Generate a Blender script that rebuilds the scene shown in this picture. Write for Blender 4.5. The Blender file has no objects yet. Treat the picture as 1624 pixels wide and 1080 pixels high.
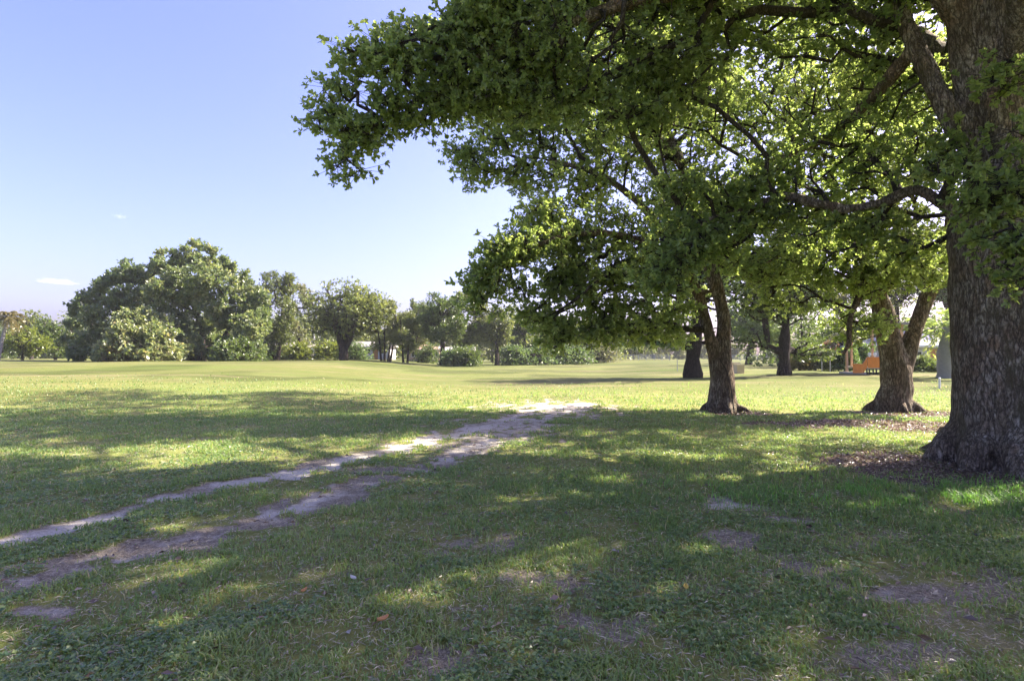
import bpy, math, random
import numpy as np
from mathutils import Vector

C = bpy.context.scene
COL = C.collection
R = math.radians

# ------------------------------------------------------------------ camera
CAM_H, FPX, TILT = 1.6, 902.2, R(1.46)
cd = bpy.data.cameras.new('camera'); cam = bpy.data.objects.new('camera', cd); COL.objects.link(cam)
cd.lens = 20.0; cd.sensor_width = 36.0; cd.clip_start = 0.05; cd.clip_end = 12000
cam.location = (0, 0, CAM_H); cam.rotation_euler = (R(90) + TILT, 0, 0)
C.camera = cam
# ------------------------------------------------------------------ sky, sun, exposure
SUN_AZ, SUN_EL = R(69), R(41)
w = bpy.data.worlds.new('World'); C.world = w; w.use_nodes = True
nt = w.node_tree
sky = nt.nodes.new('ShaderNodeTexSky'); sky.sky_type = 'NISHITA'; sky.sun_disc = False
sky.sun_elevation = SUN_EL; sky.sun_rotation = SUN_AZ
sky.altitude = 0; sky.air_density = 1.0; sky.dust_density = 3.1; sky.ozone_density = 2.6
bg = nt.nodes['Background']; bg.inputs[1].default_value = 0.15
sm = nt.nodes.new('ShaderNodeMix'); sm.data_type = 'RGBA'; sm.blend_type = 'MULTIPLY'; sm.inputs[0].default_value = 1
sm.inputs[7].default_value = (.405, .345, .49, 1)
nt.links.new(sky.outputs[0], sm.inputs[6]); nt.links.new(sm.outputs[2], bg.inputs[0])
sl = bpy.data.lights.new('sun', 'SUN'); so = bpy.data.objects.new('sun', sl); COL.objects.link(so)
sl.energy = 3.9; sl.angle = R(0.55); sl.color = (1.0, 0.90, 0.74)
sdir = Vector((math.sin(SUN_AZ)*math.cos(SUN_EL), math.cos(SUN_AZ)*math.cos(SUN_EL), math.sin(SUN_EL)))
so.rotation_euler = (-sdir).to_track_quat('-Z', 'Y').to_euler(); so.location = (30, 12, 40)
C.view_settings.view_transform = 'Standard'; C.view_settings.look = 'None'
C.view_settings.exposure = 2.52; C.view_settings.gamma = 1.0
C.cycles.max_bounces = 10; C.cycles.diffuse_bounces = 7; C.cycles.transmission_bounces = 8
C.cycles.glossy_bounces = 2; C.cycles.transparent_max_bounces = 4; C.cycles.volume_bounces = 2
C.cycles.caustics_reflective = False; C.cycles.caustics_refractive = False
C.cycles.sample_clamp_indirect = 10.0

# ------------------------------------------------------------------ helpers: tags
def tag(o, label=None, cat=None, group=None, kind=None):
    if label: o['label'] = label
    if cat: o['category'] = cat
    if group: o['group'] = group
    if kind: o['kind'] = kind
    return o
def empty(name, loc=(0, 0, 0), rz=0):
    o = bpy.data.objects.new(name, None); COL.objects.link(o)
    o.location = loc; o.rotation_euler = (0, 0, rz); o.empty_display_size = .2
    return o
def at(px, py, Y):
    """world point seen at photo pixel (px,py) at forward distance Y"""
    u, v = (px - 812) / FPX, (540 - py) / FPX
    s = Y / (math.cos(TILT) - v * math.sin(TILT))
    return np.array((u * s, Y, CAM_H + (math.sin(TILT) + v * math.cos(TILT)) * s))
def on_ground(px, py):
    """flat-ground point (x, y) of a photo pixel"""
    u, v = (px - 812) / FPX, (540 - py) / FPX
    dn = -(math.sin(TILT) + v * math.cos(TILT))
    s = CAM_H / max(dn, 1e-3)
    return np.array((u * s, (math.cos(TILT) - v * math.sin(TILT)) * s))

# ------------------------------------------------------------------ helpers: noise
def _hash(ix, iy, iz, seed):
    h = (ix * 374761393 + iy * 668265263 + iz * 1440662683 + seed * 1274126177) & 0xffffffff
    h = ((h ^ (h >> 13)) * 1274126177) & 0xffffffff
    h = ((h ^ (h >> 16)) * 2246822519) & 0xffffffff
    return ((h ^ (h >> 15)) & 0xffffff) / float(0xffffff)
def vnoise(P, seed=0):
    P = np.asarray(P, float)
    if P.shape[1] == 2: P = np.c_[P, np.zeros(len(P))]
    I = np.floor(P).astype(np.int64); F = P - I; F = F * F * (3 - 2 * F)
    out = np.zeros(len(P))
    for dx in (0, 1):
        wx = F[:, 0] if dx else 1 - F[:, 0]
        for dy in (0, 1):
            wy = F[:, 1] if dy else 1 - F[:, 1]
            for dz in (0, 1):
                wz = F[:, 2] if dz else 1 - F[:, 2]
                out += wx * wy * wz * _hash(I[:, 0] + dx, I[:, 1] + dy, I[:, 2] + dz, seed)
    return out
def fbm(P, seed=0, oct=3):
    a, s, t = 1.0, 0.0, 0.0
    P = np.asarray(P, float)
    for k in range(oct):
        s = s + a * vnoise(P * 2 ** k + 17.3 * k, seed + k); t += a; a *= .5
    return s / t
def sstep(a, b, x):
    t = np.clip((x - a) / (b - a), 0, 1); return t * t * (3 - 2 * t)

# ------------------------------------------------------------------ helpers: meshes
def mesh_np(name, V, F, mat, parent=None, attrs=None, smooth=False):
    """F: (n,k) array or a list of such arrays; attrs: {name: (domain, values)}"""
    V = np.ascontiguousarray(V, np.float32)
    Fs = F if isinstance(F, list) else [F]
    Fs = [np.asarray(f, np.int32) for f in Fs if len(f)]
    me = bpy.data.meshes.new(name)
    me.vertices.add(len(V)); me.vertices.foreach_set('co', V.ravel())
    nl = sum(f.size for f in Fs); npoly = sum(len(f) for f in Fs)
    me.loops.add(nl); me.loops.foreach_set('vertex_index', np.concatenate([f.ravel() for f in Fs]))
    me.polygons.add(npoly)
    st, o = [], 0
    for f in Fs:
        st.append(o + np.arange(len(f), dtype=np.int32) * f.shape[1]); o += f.size
    me.polygons.foreach_set('loop_start', np.concatenate(st).astype(np.int32))
    me.polygons.foreach_set('use_smooth', np.full(npoly, smooth))
    me.update(calc_edges=True)
    for k, (dom, val) in (attrs or {}).items():
        a = me.attributes.new(k, 'FLOAT', dom); a.data.foreach_set('value', np.ascontiguousarray(val, np.float32))
    if mat: me.materials.append(mat)
    ob = bpy.data.objects.new(name, me); COL.objects.link(ob)
    if parent:
        ob.parent = parent
        # vertices are given in world space: bring them into the parent's frame
        M = parent_matrix(parent).inverted()
        me.transform(M)
    return ob
def parent_matrix(p):
    from mathutils import Matrix, Euler
    M = Matrix.LocRotScale(p.location, p.rotation_euler, p.scale)
    return parent_matrix(p.parent) @ M if p.parent else M

class MB:
    """collects boxes, tubes and prisms in world space and links them as one mesh"""
    def __init__(s): s.V = []; s.F = {}; s.n = 0
    def add(s, V, F):
        V = np.asarray(V, float); F = np.asarray(F)
        s.V.append(V); s.F.setdefault(F.shape[1], []).append(F + s.n); s.n += len(V); return s
    def box(s, x0, x1, y0, y1, z0, z1, rz=0, piv=None, bev=0):
        V = np.array([(x, y, z) for z in (z0, z1) for y in (y0, y1) for x in (x0, x1)], float)
        if rz:
            p = np.array(piv if piv is not None else ((x0 + x1) / 2, (y0 + y1) / 2)); c, n = math.cos(rz), math.sin(rz)
            q = V[:, :2] - p; V[:, :2] = np.c_[q[:, 0] * c - q[:, 1] * n, q[:, 0] * n + q[:, 1] * c] + p
        return s.add(V, [(0, 2, 3, 1), (4, 5, 7, 6), (0, 1, 5, 4), (2, 6, 7, 3), (0, 4, 6, 2), (1, 3, 7, 5)])
    def tube(s, P, rad, n=8, cap=True):
        V, F = tube(P, rad, n)
        s.add(V, F)
        if cap:
            k = len(V) // n
            s.add(V[:n], [list(range(n))[::-1]]); s.add(V[(k - 1) * n:], [list(range(n))])
        return s
    def build(s, name, mat, parent=None, smooth=False, attrs=None):
        return mesh_np(name, np.concatenate(s.V), [np.concatenate(f) for f in s.F.values()], mat, parent, attrs, smooth)

def tube(P, rad, n=8):
    P = np.asarray(P, float); k = len(P); rad = np.broadcast_to(np.asarray(rad, float), (k,))
    T = np.gradient(P, axis=0); T /= np.linalg.norm(T, axis=1)[:, None] + 1e-9
    ref = np.array((0, 0, 1.0)) if abs(T[0, 2]) < .9 else np.array((1.0, 0, 0))
    u = np.cross(T[0], ref); u /= np.linalg.norm(u)
    U = np.zeros((k, 3))
    for i in range(k):
        u = u - T[i] * u.dot(T[i]); u /= np.linalg.norm(u) + 1e-9; U[i] = u
    W = np.cross(T, U)
    a = np.arange(n) * 2 * math.pi / n
    V = P[:, None] + rad[:, None, None] * (np.cos(a)[None, :, None] * U[:, None] + np.sin(a)[None, :, None] * W[:, None])
    i, j = np.meshgrid(np.arange(k - 1), np.arange(n), indexing='ij'); j2 = (j + 1) % n
    F = np.stack([i * n + j, i * n + j2, (i + 1) * n + j2, (i + 1) * n + j], -1).reshape(-1, 4)
    return V.reshape(-1, 3), F
def spline(P, R_, step=.3):
    """Catmull-Rom resample of a polyline and its radii"""
    P = np.asarray(P, float); R_ = np.asarray(R_, float)
    Q = np.vstack([2 * P[0] - P[1], P, 2 * P[-1] - P[-2]])
    outP, outR = [], []
    for i in range(len(P) - 1):
        p0, p1, p2, p3 = Q[i:i + 4]; m = max(1, int(np.linalg.norm(p2 - p1) / step))
        for t in np.arange(m) / m:
            outP.append(.5 * (2 * p1 + (p2 - p0) * t + (2 * p0 - 5 * p1 + 4 * p2 - p3) * t * t + (3 * p1 - p0 - 3 * p2 + p3) * t ** 3))
            outR.append(R_[i] * (1 - t) + R_[i + 1] * t)
    outP.append(P[-1]); outR.append(R_[-1])
    return np.array(outP), np.array(outR)

# ------------------------------------------------------------------ helpers: materials
def new_mat(name):
    m = bpy.data.materials.new(name); m.use_nodes = True
    return m, m.node_tree, m.node_tree.nodes, m.node_tree.links, m.node_tree.nodes['Principled BSDF']
def N(nt, typ, **kw):
    n = nt.nodes.new(typ)
    for k, v in kw.items():
        if k.startswith('i_'):
            key = k[2:]; n.inputs[int(key) if key.isdigit() else key].default_value = v
        else: setattr(n, k, v)
    return n
def ramp(nt, src, stops):
    r = nt.nodes.new('ShaderNodeValToRGB'); e = r.color_ramp.elements
    while len(e) < len(stops): e.new(.5)
    for el, (p, c) in zip(e, stops):
        el.position = p; el.color = c if len(c) == 4 else (*c, 1)
    nt.links.new(src, r.inputs[0]); return r.outputs[0]
def mixc(nt, f, a, b, typ='MIX'):
    m = nt.nodes.new('ShaderNodeMix'); m.data_type = 'RGBA'; m.blend_type = typ
    if isinstance(f, (int, float)): m.inputs[0].default_value = f
    else: nt.links.new(f, m.inputs[0])
    for s, v in ((6, a), (7, b)):
        if isinstance(v, tuple): m.inputs[s].default_value = (*v[:3], 1)
        else: nt.links.new(v, m.inputs[s])
    return m.outputs[2]
def math_(nt, op, a, b=None, clamp=False):
    m = nt.nodes.new('ShaderNodeMath'); m.operation = op; m.use_clamp = clamp
    for i, v in enumerate((a, b)):
        if v is None: continue
        if isinstance(v, (int, float)): m.inputs[i].default_value = v
        else: nt.links.new(v, m.inputs[i])
    return m.outputs[0]
def noise_(nt, vec, scale, detail=4, rough=.55):
    n = N(nt, 'ShaderNodeTexNoise'); n.inputs['Scale'].default_value = scale
    n.inputs['Detail'].default_value = detail; n.inputs['Roughness'].default_value = rough
    if vec is not None: nt.links.new(vec, n.inputs['Vector'])
    return n.outputs['Fac']

def leaf_mat(name, dark, mid, light, trans=.38, warm=None):
    m, nt, nd, lk, bs = new_mat(name)
    at_ = N(nt, 'ShaderNodeAttribute', attribute_name='tint')
    col = ramp(nt, at_.outputs['Fac'], [(0, dark), (.5, mid), (.9, light), (1, warm or light)])
    lk.new(col, bs.inputs['Base Color']); bs.inputs['Roughness'].default_value = .36
    bs.inputs['Specular IOR Level'].default_value = .75
    tr = N(nt, 'ShaderNodeBsdfTranslucent')
    tc = mixc(nt, 1.0, col, (2.2, 2.15, 1.25), 'MULTIPLY'); lk.new(tc, tr.inputs[0])
    mx = N(nt, 'ShaderNodeMixShader'); mx.inputs[0].default_value = trans * 1.15
    lk.new(bs.outputs[0], mx.inputs[1]); lk.new(tr.outputs[0], mx.inputs[2])
    lk.new(mx.outputs[0], nd['Material Output'].inputs[0]); return m
def bark_mat(name, dark, mid, pale, scale=16, pale_amt=.5, warm=None, bump=1.0):
    m, nt, nd, lk, bs = new_mat(name)
    tc = N(nt, 'ShaderNodeTexCoord')
    def stretched(z):
        mp = N(nt, 'ShaderNodeMapping'); lk.new(tc.outputs['Object'], mp.inputs[0]); mp.inputs['Scale'].default_value = (1, 1, z); return mp.outputs[0]
    def ridge(vec, sc, det, wd):
        f = math_(nt, 'ABSOLUTE', math_(nt, 'SUBTRACT', noise_(nt, vec, sc, det, .55), .5))
        return ramp(nt, f, [(0, (0, 0, 0)), (wd * .45, (.55, .55, .55)), (wd, (1, 1, 1))])
    r1 = ridge(stretched(.27), scale, 3, .11); r2 = ridge(stretched(.55), scale * 1.15, 2, .05); r3 = ridge(stretched(.3), scale * 2.3, 3, .07)
    edge = math_(nt, 'MULTIPLY', r1, math_(nt, 'ADD', .35, math_(nt, 'MULTIPLY', r2, .65)))
    edge = math_(nt, 'MULTIPLY', edge, math_(nt, 'ADD', .6, math_(nt, 'MULTIPLY', r3, .4)))
    fine = noise_(nt, stretched(.45), scale * 3.6, 6, .7); big = noise_(nt, tc.outputs['Object'], 1.3, 4, .6); med = noise_(nt, stretched(.5), scale * .42, 6, .7)
    base = mixc(nt, ramp(nt, fine, [(.3, (0, 0, 0)), (.7, (1, 1, 1))]), dark, mid)
    if warm is not None:
        base = mixc(nt, ramp(nt, noise_(nt, tc.outputs['Object'], 1.1, 3), [(.50, (0, 0, 0)), (.64, (.8, .8, .8))]), base, warm)
    pm = math_(nt, 'ADD', med, math_(nt, 'MULTIPLY', math_(nt, 'SUBTRACT', big, .5), .55))
    pmask = ramp(nt, pm, [(.68 - .36 * pale_amt, (0, 0, 0)), (.86 - .36 * pale_amt, (1, 1, 1))])
    c = mixc(nt, math_(nt, 'MULTIPLY', pmask, math_(nt, 'ADD', math_(nt, 'MULTIPLY', fine, 1.1), .1, True)), base, pale)
    crack = mixc(nt, edge, (dark[0] * .42, dark[1] * .42, dark[2] * .42), c)
    mos = ramp(nt, noise_(nt, stretched(.4), 3.0, 5, .68), [(.52, (0, 0, 0)), (.66, (1, 1, 1))])
    fin = mixc(nt, math_(nt, 'MULTIPLY', mos, .70), crack, (dark[0] * .62, dark[1] * .68, dark[2] * .54))
    lk.new(fin, bs.inputs['Base Color']); bs.inputs['Roughness'].default_value = .92
    bs.inputs['Specular IOR Level'].default_value = .15
    hgt = math_(nt, 'ADD', edge, math_(nt, 'MULTIPLY', fine, .7))
    bp = N(nt, 'ShaderNodeBump'); bp.inputs['Strength'].default_value = bump; bp.inputs['Distance'].default_value = .05
    lk.new(hgt, bp.inputs['Height']); lk.new(bp.outputs[0], bs.inputs['Normal'])
    return m
def plain_mat(name, col, rough=.7, var=.15, scale=6, metal=0, bump=.1):
    m, nt, nd, lk, bs = new_mat(name)
    tc = N(nt, 'ShaderNodeTexCoord'); f = noise_(nt, tc.outputs['Object'], scale, 5)
    lo = tuple(c * (1 - var) for c in col); hi = tuple(min(1, c * (1 + var)) for c in col)
    lk.new(mixc(nt, f, lo, hi), bs.inputs['Base Color']); bs.inputs['Roughness'].default_value = rough
    bs.inputs['Metallic'].default_value = metal
    bp = N(nt, 'ShaderNodeBump'); bp.inputs['Strength'].default_value = bump; bp.inputs['Distance'].default_value = .02
    lk.new(noise_(nt, tc.outputs['Object'], scale * 5, 3), bp.inputs['Height']); lk.new(bp.outputs[0], bs.inputs['Normal'])
    return m

M = {}
M['leaf_near'] = leaf_mat('leaf_near', (.100, .152, .062), (.185, .245, .094), (.285, .33, .13), .50)
M['leaf_mid'] = leaf_mat('leaf_mid', (.100, .152, .062), (.185, .245, .094), (.285, .33, .13), .50)
M['leaf_olive'] = leaf_mat('leaf_olive', (0.055, 0.082, 0.026), (0.117, 0.148, 0.044), (0.216, 0.228, 0.068), .36)
M['leaf_yellow'] = leaf_mat('leaf_yellow', (0.058, 0.087, 0.016), (0.121, 0.155, 0.026), (0.194, 0.209, 0.037), .40)
M['leaf_dark'] = leaf_mat('leaf_dark', (0.041, 0.077, 0.030), (0.082, 0.136, 0.047), (0.155, 0.209, 0.073), .30)
M['leaf_fig'] = leaf_mat('leaf_fig', (0.056, 0.091, 0.038), (0.122, 0.167, 0.067), (0.316, 0.324, 0.167), .28, (0.316, 0.268, 0.158))
M['leaf_grey'] = leaf_mat('leaf_grey', (0.063, 0.079, 0.042), (0.122, 0.137, 0.070), (0.223, 0.223, 0.128), .32)
M['leaf_green'] = leaf_mat('leaf_green', (0.033, 0.062, 0.018), (0.075, 0.114, 0.030), (0.136, 0.172, 0.048), .30)
M['leaf_row'] = leaf_mat('leaf_row', (0.042, 0.069, 0.023), (0.099, 0.128, 0.040), (0.176, 0.189, 0.066), .32)
M['leaf_bronze'] = leaf_mat('leaf_bronze', (.06, .055, .022), (.12, .105, .04), (.19, .16, .07), .35)
M['leaf_pink'] = leaf_mat('leaf_pink', (.07, .09, .03), (.16, .10, .07), (.40, .20, .20), .3)
M['bark_big'] = bark_mat('bark_big', (.20, .155, .11), (.50, .39, .285), (.78, .70, .57), 17, .66, (.44, .29, .19))
M['bark_mid'] = bark_mat('bark_mid', (0.164, 0.125, 0.091), (0.445, 0.343, 0.252), (0.720, 0.657, 0.529), 14, .58, (0.475, 0.336, 0.215))
M['bark_dark'] = bark_mat('bark_dark', (.040, .030, .027), (.105, .078, .07), (.18, .15, .135), 9, .25)
M['bark_far'] = bark_mat('bark_far', (.05, .04, .035), (.11, .09, .075), (.20, .18, .16), 6, .4)
M['twig'] = bark_mat('twig', (.05, .042, .036), (.12, .10, .085), (.24, .22, .20), 22, .4, None, .5)
M['palm_grey'] = plain_mat('palm_grey', (.24, .23, .225), .9, .3, 7, bump=.4)

# ------------------------------------------------------------------ the ground
def ground_z(X, Y):
    X = np.asarray(X, float); Y = np.asarray(Y, float)
    P = np.stack([X.ravel(), Y.ravel()], 1)
    m = .80 * sstep(0, 1, (-X - 3 - .10 * (Y - 30)) / 15) * sstep(10, 46, Y)
    right = .35 * sstep(9, 22, X) * sstep(24, 40, Y)
    und = (fbm(P * .12, 5, 2).reshape(X.shape) - .5) * .22 * sstep(6, 20, np.hypot(X, Y)) * (1 - .6 * sstep(60, 150, Y))
    mic = (fbm(P * 2.3, 9, 3).reshape(X.shape) - .5) * .05
    return m + right + und + mic
def gz(x, y): return float(ground_z(np.array([x]), np.array([y]))[0])

def px_path(L): return np.array([on_ground(*p) for p in L])
RUT_L = px_path([(-160, 905), (-60, 880), (0, 862), (60, 845), (150, 822), (240, 795), (330, 775), (420, 757), (520, 735), (620, 714), (700, 695), (790, 668), (860, 651), (925, 641)])
RUT_R = px_path([(-160, 985), (-60, 950), (0, 932), (100, 905), (200, 880), (300, 852), (400, 825), (480, 800), (560, 775), (640, 752), (720, 722), (800, 690), (870, 664), (935, 643)])
RUT_L = np.vstack([RUT_L[0] + (RUT_L[0] - RUT_L[2]) * 3, RUT_L]); RUT_R = np.vstack([RUT_R[0] + (RUT_R[0] - RUT_R[2]) * 3, RUT_R])
def seg_dist(P, path):
    d = np.full(len(P), 1e9); t_ = np.zeros(len(P))
    for i in range(len(path) - 1):
        a, b = path[i], path[i + 1]; ab = b - a
        t = np.clip(((P - a) @ ab) / (ab @ ab), 0, 1); q = np.linalg.norm(P - (a + t[:, None] * ab), axis=1)
        k = q < d; d[k] = q[k]; t_[k] = (i + t[k]) / (len(path) - 1)
    return d, t_
# bare spots: photo pixel of the centre, half width and half depth in metres, strength, how sandy
SPOTS = [(880, 650, 1.8, 2.9, .95, .8), (800, 676, 1.2, 1.9, .9, .85), (720, 705, .7, 1.1, .6, .6), (1160, 801, .55, .22, 1.0, .9), (1245, 823, .30, .12, .8, .7), (1170, 852, .35, .18, .7, .6),
         (1390, 942, .40, .14, .85, .7), (1310, 905, .5, .22, .6, .45), (70, 970, .16, .10, .8, .8), (750, 862, .4, .2, .55, .4), (712, 968, .16, .10, .8, .7),
         (775, 982, .2, .08, .7, .5), (1010, 712, .5, .3, .3, .5), (960, 985, .3, .2, .55, .3), (1560, 930, .8, .3, .55, .5), (1490, 975, .45, .16, .5, .5),
         (860, 915, .35, .14, .6, .35), (1245, 880, .5, .2, .45, .4), (1000, 870, .5, .2, .4, .3), (500, 905, .5, .2, .35, .2), (1350, 850, .6, .3, .45, .3),
         (600, 745, .7, .35, .5, .2), (690, 1040, .25, .12, .7, .4), (1420, 1040, .4, .14, .55, .3), (330, 960, .5, .15, .35, .2), (1060, 930, .5, .2, .4, .3)]
MULCH = [(7.0, 7.9, 2.6, 1.5), (5.7, 8.6, 1.1, .8), (10.9, 15.5, 1.5, 1.0), (6.1, 15.2, 1.0, .7), (8.2, 13.2, 2.7, .8), (9.3, 12.2, 1.8, .5)]
def masks(P):
    """bare (0..1), sandy (0..1), litter (0..1), lush (0..1) at ground points P"""
    n1 = fbm(P * 3.1, 21, 4); n2 = fbm(P * .9, 31, 3); n3 = fbm(P * 7.5, 41, 3)
    dl, tl = seg_dist(P, RUT_L); dr, tr = seg_dist(P, RUT_R)
    wl = .13 + .18 * tl + .12 * tl ** 2; wr = .19 + .22 * tr
    bl = sstep(1.45, .5, dl / wl + (n1 - .5) * 2.5 + (n3 - .5) * 1.5)
    br = sstep(1.35, .45, dr / wr + (n1 - .5) * 2.7 + (n3 - .5) * 2.0 + .05)
    bare = np.maximum(bl, br * .95)
    sandy = np.maximum(bl * 1.0, br * np.clip(.42 + .55 * tr ** 2 + (n1 - .5) * 1.8, 0, 1))
    sandy = sandy * np.clip(.75 + (fbm(P * 1.3, 77, 2) - .45) * 2.0, .25, 1)
    mid = np.minimum(dl, dr) < .9
    between = sstep(.75, .2, np.maximum(dl, dr)) * sstep(.50, .66, n1 + .12 * (n3 - .5))
    bare = np.maximum(bare, between * .8)
    for px, py, rx, ry, st, sa in SPOTS:
        c = on_ground(px, py)
        q = np.sqrt(((P[:, 0] - c[0]) / rx) ** 2 + ((P[:, 1] - c[1]) / ry) ** 2)
        b = sstep(1.30, .40, q + (n1 - .5) * 2.8 + (n3 - .5) * 2.0) * st
        bare = np.maximum(bare, b); sandy = np.maximum(sandy, np.minimum(b, 1) * sa * np.clip(.4 + n1, 0, 1))
    # thin, patchy turf in the shade of the big tree
    zone = sstep(-3.5, 2.5, P[:, 0] + .12 * P[:, 1]) * sstep(11, 6, P[:, 1])
    patch = sstep(.535, .64, n2 * .5 + n1 * .5 + (n3 - .5) * .22) * (.12 + .26 * zone)
    bare = np.maximum(bare, patch * sstep(16, 9, P[:, 1]))
    lit = np.zeros(len(P))
    for x, y, rx, ry in MULCH:
        q = np.sqrt(((P[:, 0] - x) / rx) ** 2 + ((P[:, 1] - y) / ry) ** 2)
        lit = np.maximum(lit, sstep(1.15, .75, q + (n1 - .5) * 1.1))
    # sunny far lawn worn yellow in places
    dry = sstep(.42, .66, fbm(P * .16, 55, 3)) * sstep(14, 26, P[:, 1])
    return np.clip(bare, 0, 1), np.clip(sandy, 0, 1), lit, dry

def axis(lo, hi, core0, core1, step, grow):
    a = list(np.arange(core0, core1, step)); s = step
    up = [a[-1]]
    while up[-1] < hi: s *= grow; up.append(up[-1] + s)
    s = step; dn = [a[0]]
    while dn[-1] > lo: s *= grow; dn.append(dn[-1] - s)
    return np.array(dn[:0:-1] + a + up[1:])
gx = axis(-3500, 3500, -9, 10.5, .06, 1.07); gy = axis(-300, 6000, 1.5, 17, .06, 1.06)
GX, GY = np.meshgrid(gx, gy); P2 = np.stack([GX.ravel(), GY.ravel()], 1)
bare, sandy, lit, dry = masks(P2)
Z = ground_z(GX, GY).ravel() - bare * .025 * (P2[:, 1] < 40) + (fbm(P2 * 9, 61, 2) - .5) * .03 * bare * (P2[:, 1] < 30)
nx, ny = len(gx), len(gy)
ii, jj = np.meshgrid(np.arange(ny - 1), np.arange(nx - 1), indexing='ij')
GF = np.stack([ii * nx + jj, ii * nx + jj + 1, (ii + 1) * nx + jj + 1, (ii + 1) * nx + jj], -1).reshape(-1, 4)

m, nt, nd, lk, bs = new_mat('lawn_soil')
geo = N(nt, 'ShaderNodeNewGeometry'); pos = geo.outputs['Position']
A = lambda k: N(nt, 'ShaderNodeAttribute', attribute_name=k).outputs['Fac']
nb = noise_(nt, pos, 1.3, 6, .62); nf = noise_(nt, pos, 38, 5, .7); nm = noise_(nt, pos, 7, 5, .65); nl = noise_(nt, pos, .11, 3)
turf = ramp(nt, nm, [(.28, (0.105, 0.121, 0.038)), (.48, (0.173, 0.192, 0.051)), (.66, (0.249, 0.252, 0.073))])
turf = mixc(nt, math_(nt, 'MULTIPLY', nf, .55), turf, (.13, .155, .045))
turf = mixc(nt, ramp(nt, nb, [(.40, (0, 0, 0)), (.66, (.75, .75, .75))]), turf, (.29, .26, .10))
turf = mixc(nt, ramp(nt, nl, [(.40, (0, 0, 0)), (.60, (.55, .55, .55))]), turf, (.155, .205, .052))
turf = mixc(nt, math_(nt, 'ADD', math_(nt, 'MULTIPLY', A('dry'), .75), A('far'), True), turf, mixc(nt, ramp(nt, nl, [(.35, (0, 0, 0)), (.62, (1, 1, 1))]), mixc(nt, nm, (0.047, 0.064, 0.012), (0.063, 0.081, 0.017)), mixc(nt, nm, (0.061, 0.073, 0.018), (0.086, 0.096, 0.032))))
soil = mixc(nt, ramp(nt, nf, [(.33, (0, 0, 0)), (.66, (1, 1, 1))]), (.13, .108, .075), (.36, .305, .23))
crumb = ramp(nt, noise_(nt, pos, 115, 4, .75), [(.36, (.45, .45, .45)), (.5, (1, 1, 1)), (.68, (1.3, 1.3, 1.3))])
soil = mixc(nt, ramp(nt, nm, [(.45, (0, 0, 0)), (.7, (.6, .6, .6))]), soil, (.40, .345, .27))
sand = mixc(nt, ramp(nt, nf, [(.3, (0, 0, 0)), (.65, (1, 1, 1))]), (.36, .325, .265), (.58, .53, .455))
litc = mixc(nt, ramp(nt, noise_(nt, pos, 26, 4, .7), [(.4, (0, 0, 0)), (.62, (1, 1, 1))]), (.065, .048, .040), (.20, .145, .115))
bf = ramp(nt, math_(nt, 'ADD', A('bare'), math_(nt, 'MULTIPLY', math_(nt, 'SUBTRACT', nf, .5), .7)), [(.30, (0, 0, 0)), (.55, (1, 1, 1))])
sf = ramp(nt, math_(nt, 'ADD', A('sandy'), math_(nt, 'MULTIPLY', math_(nt, 'SUBTRACT', nm, .5), .9)), [(.35, (0, 0, 0)), (.75, (1, 1, 1))])
mpf = N(nt, 'ShaderNodeMapping'); lk.new(pos, mpf.inputs[0]); mpf.inputs['Scale'].default_value = (.07, .42, 1); mpf.inputs['Rotation'].default_value = (0, 0, .12)
st1 = noise_(nt, mpf.outputs[0], 1.0, 5, .6)
turf = mixc(nt, math_(nt, 'MULTIPLY', ramp(nt, st1, [(.50, (0, 0, 0)), (.66, (1, 1, 1))]), math_(nt, 'MULTIPLY', A('far'), 1.0)), turf, (.20, .165, .092))
turf = mixc(nt, math_(nt, 'MULTIPLY', ramp(nt, st1, [(.33, (1, 1, 1)), (.46, (0, 0, 0))]), math_(nt, 'MULTIPLY', A('far'), .9)), turf, (.115, .15, .036))
c = mixc(nt, bf, turf, mixc(nt, sf, mixc(nt, 1.0, soil, crumb, 'MULTIPLY'), mixc(nt, .6, sand, crumb, 'MULTIPLY')))
c = mixc(nt, ramp(nt, math_(nt, 'ADD', A('litter'), math_(nt, 'MULTIPLY', math_(nt, 'SUBTRACT', nm, .5), .8)), [(.35, (0, 0, 0)), (.6, (1, 1, 1))]), c, litc)
lk.new(c, bs.inputs['Base Color']); bs.inputs['Roughness'].default_value = .95; bs.inputs['Specular IOR Level'].default_value = .1
bp = N(nt, 'ShaderNodeBump'); bp.inputs['Strength'].default_value = .9; bp.inputs['Distance'].default_value = .05
lk.new(math_(nt, 'ADD', math_(nt, 'MULTIPLY', nm, .6), math_(nt, 'MULTIPLY', nf, .5)), bp.inputs['Height']); lk.new(bp.outputs[0], bs.inputs['Normal'])
M['ground'] = m
ground = mesh_np('ground', np.c_[P2, Z], GF, M['ground'], None,
                 {'bare': ('POINT', bare), 'sandy': ('POINT', sandy), 'litter': ('POINT', lit), 'far': ('POINT', .62 * sstep(14, 34, P2[:, 1] + 6 * (fbm(P2 * .3, 3, 3) - .5))), 'dry': ('POINT', dry)}, True)
tag(ground, 'mown park lawn with worn sandy wheel ruts', 'lawn', kind='structure')

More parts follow.
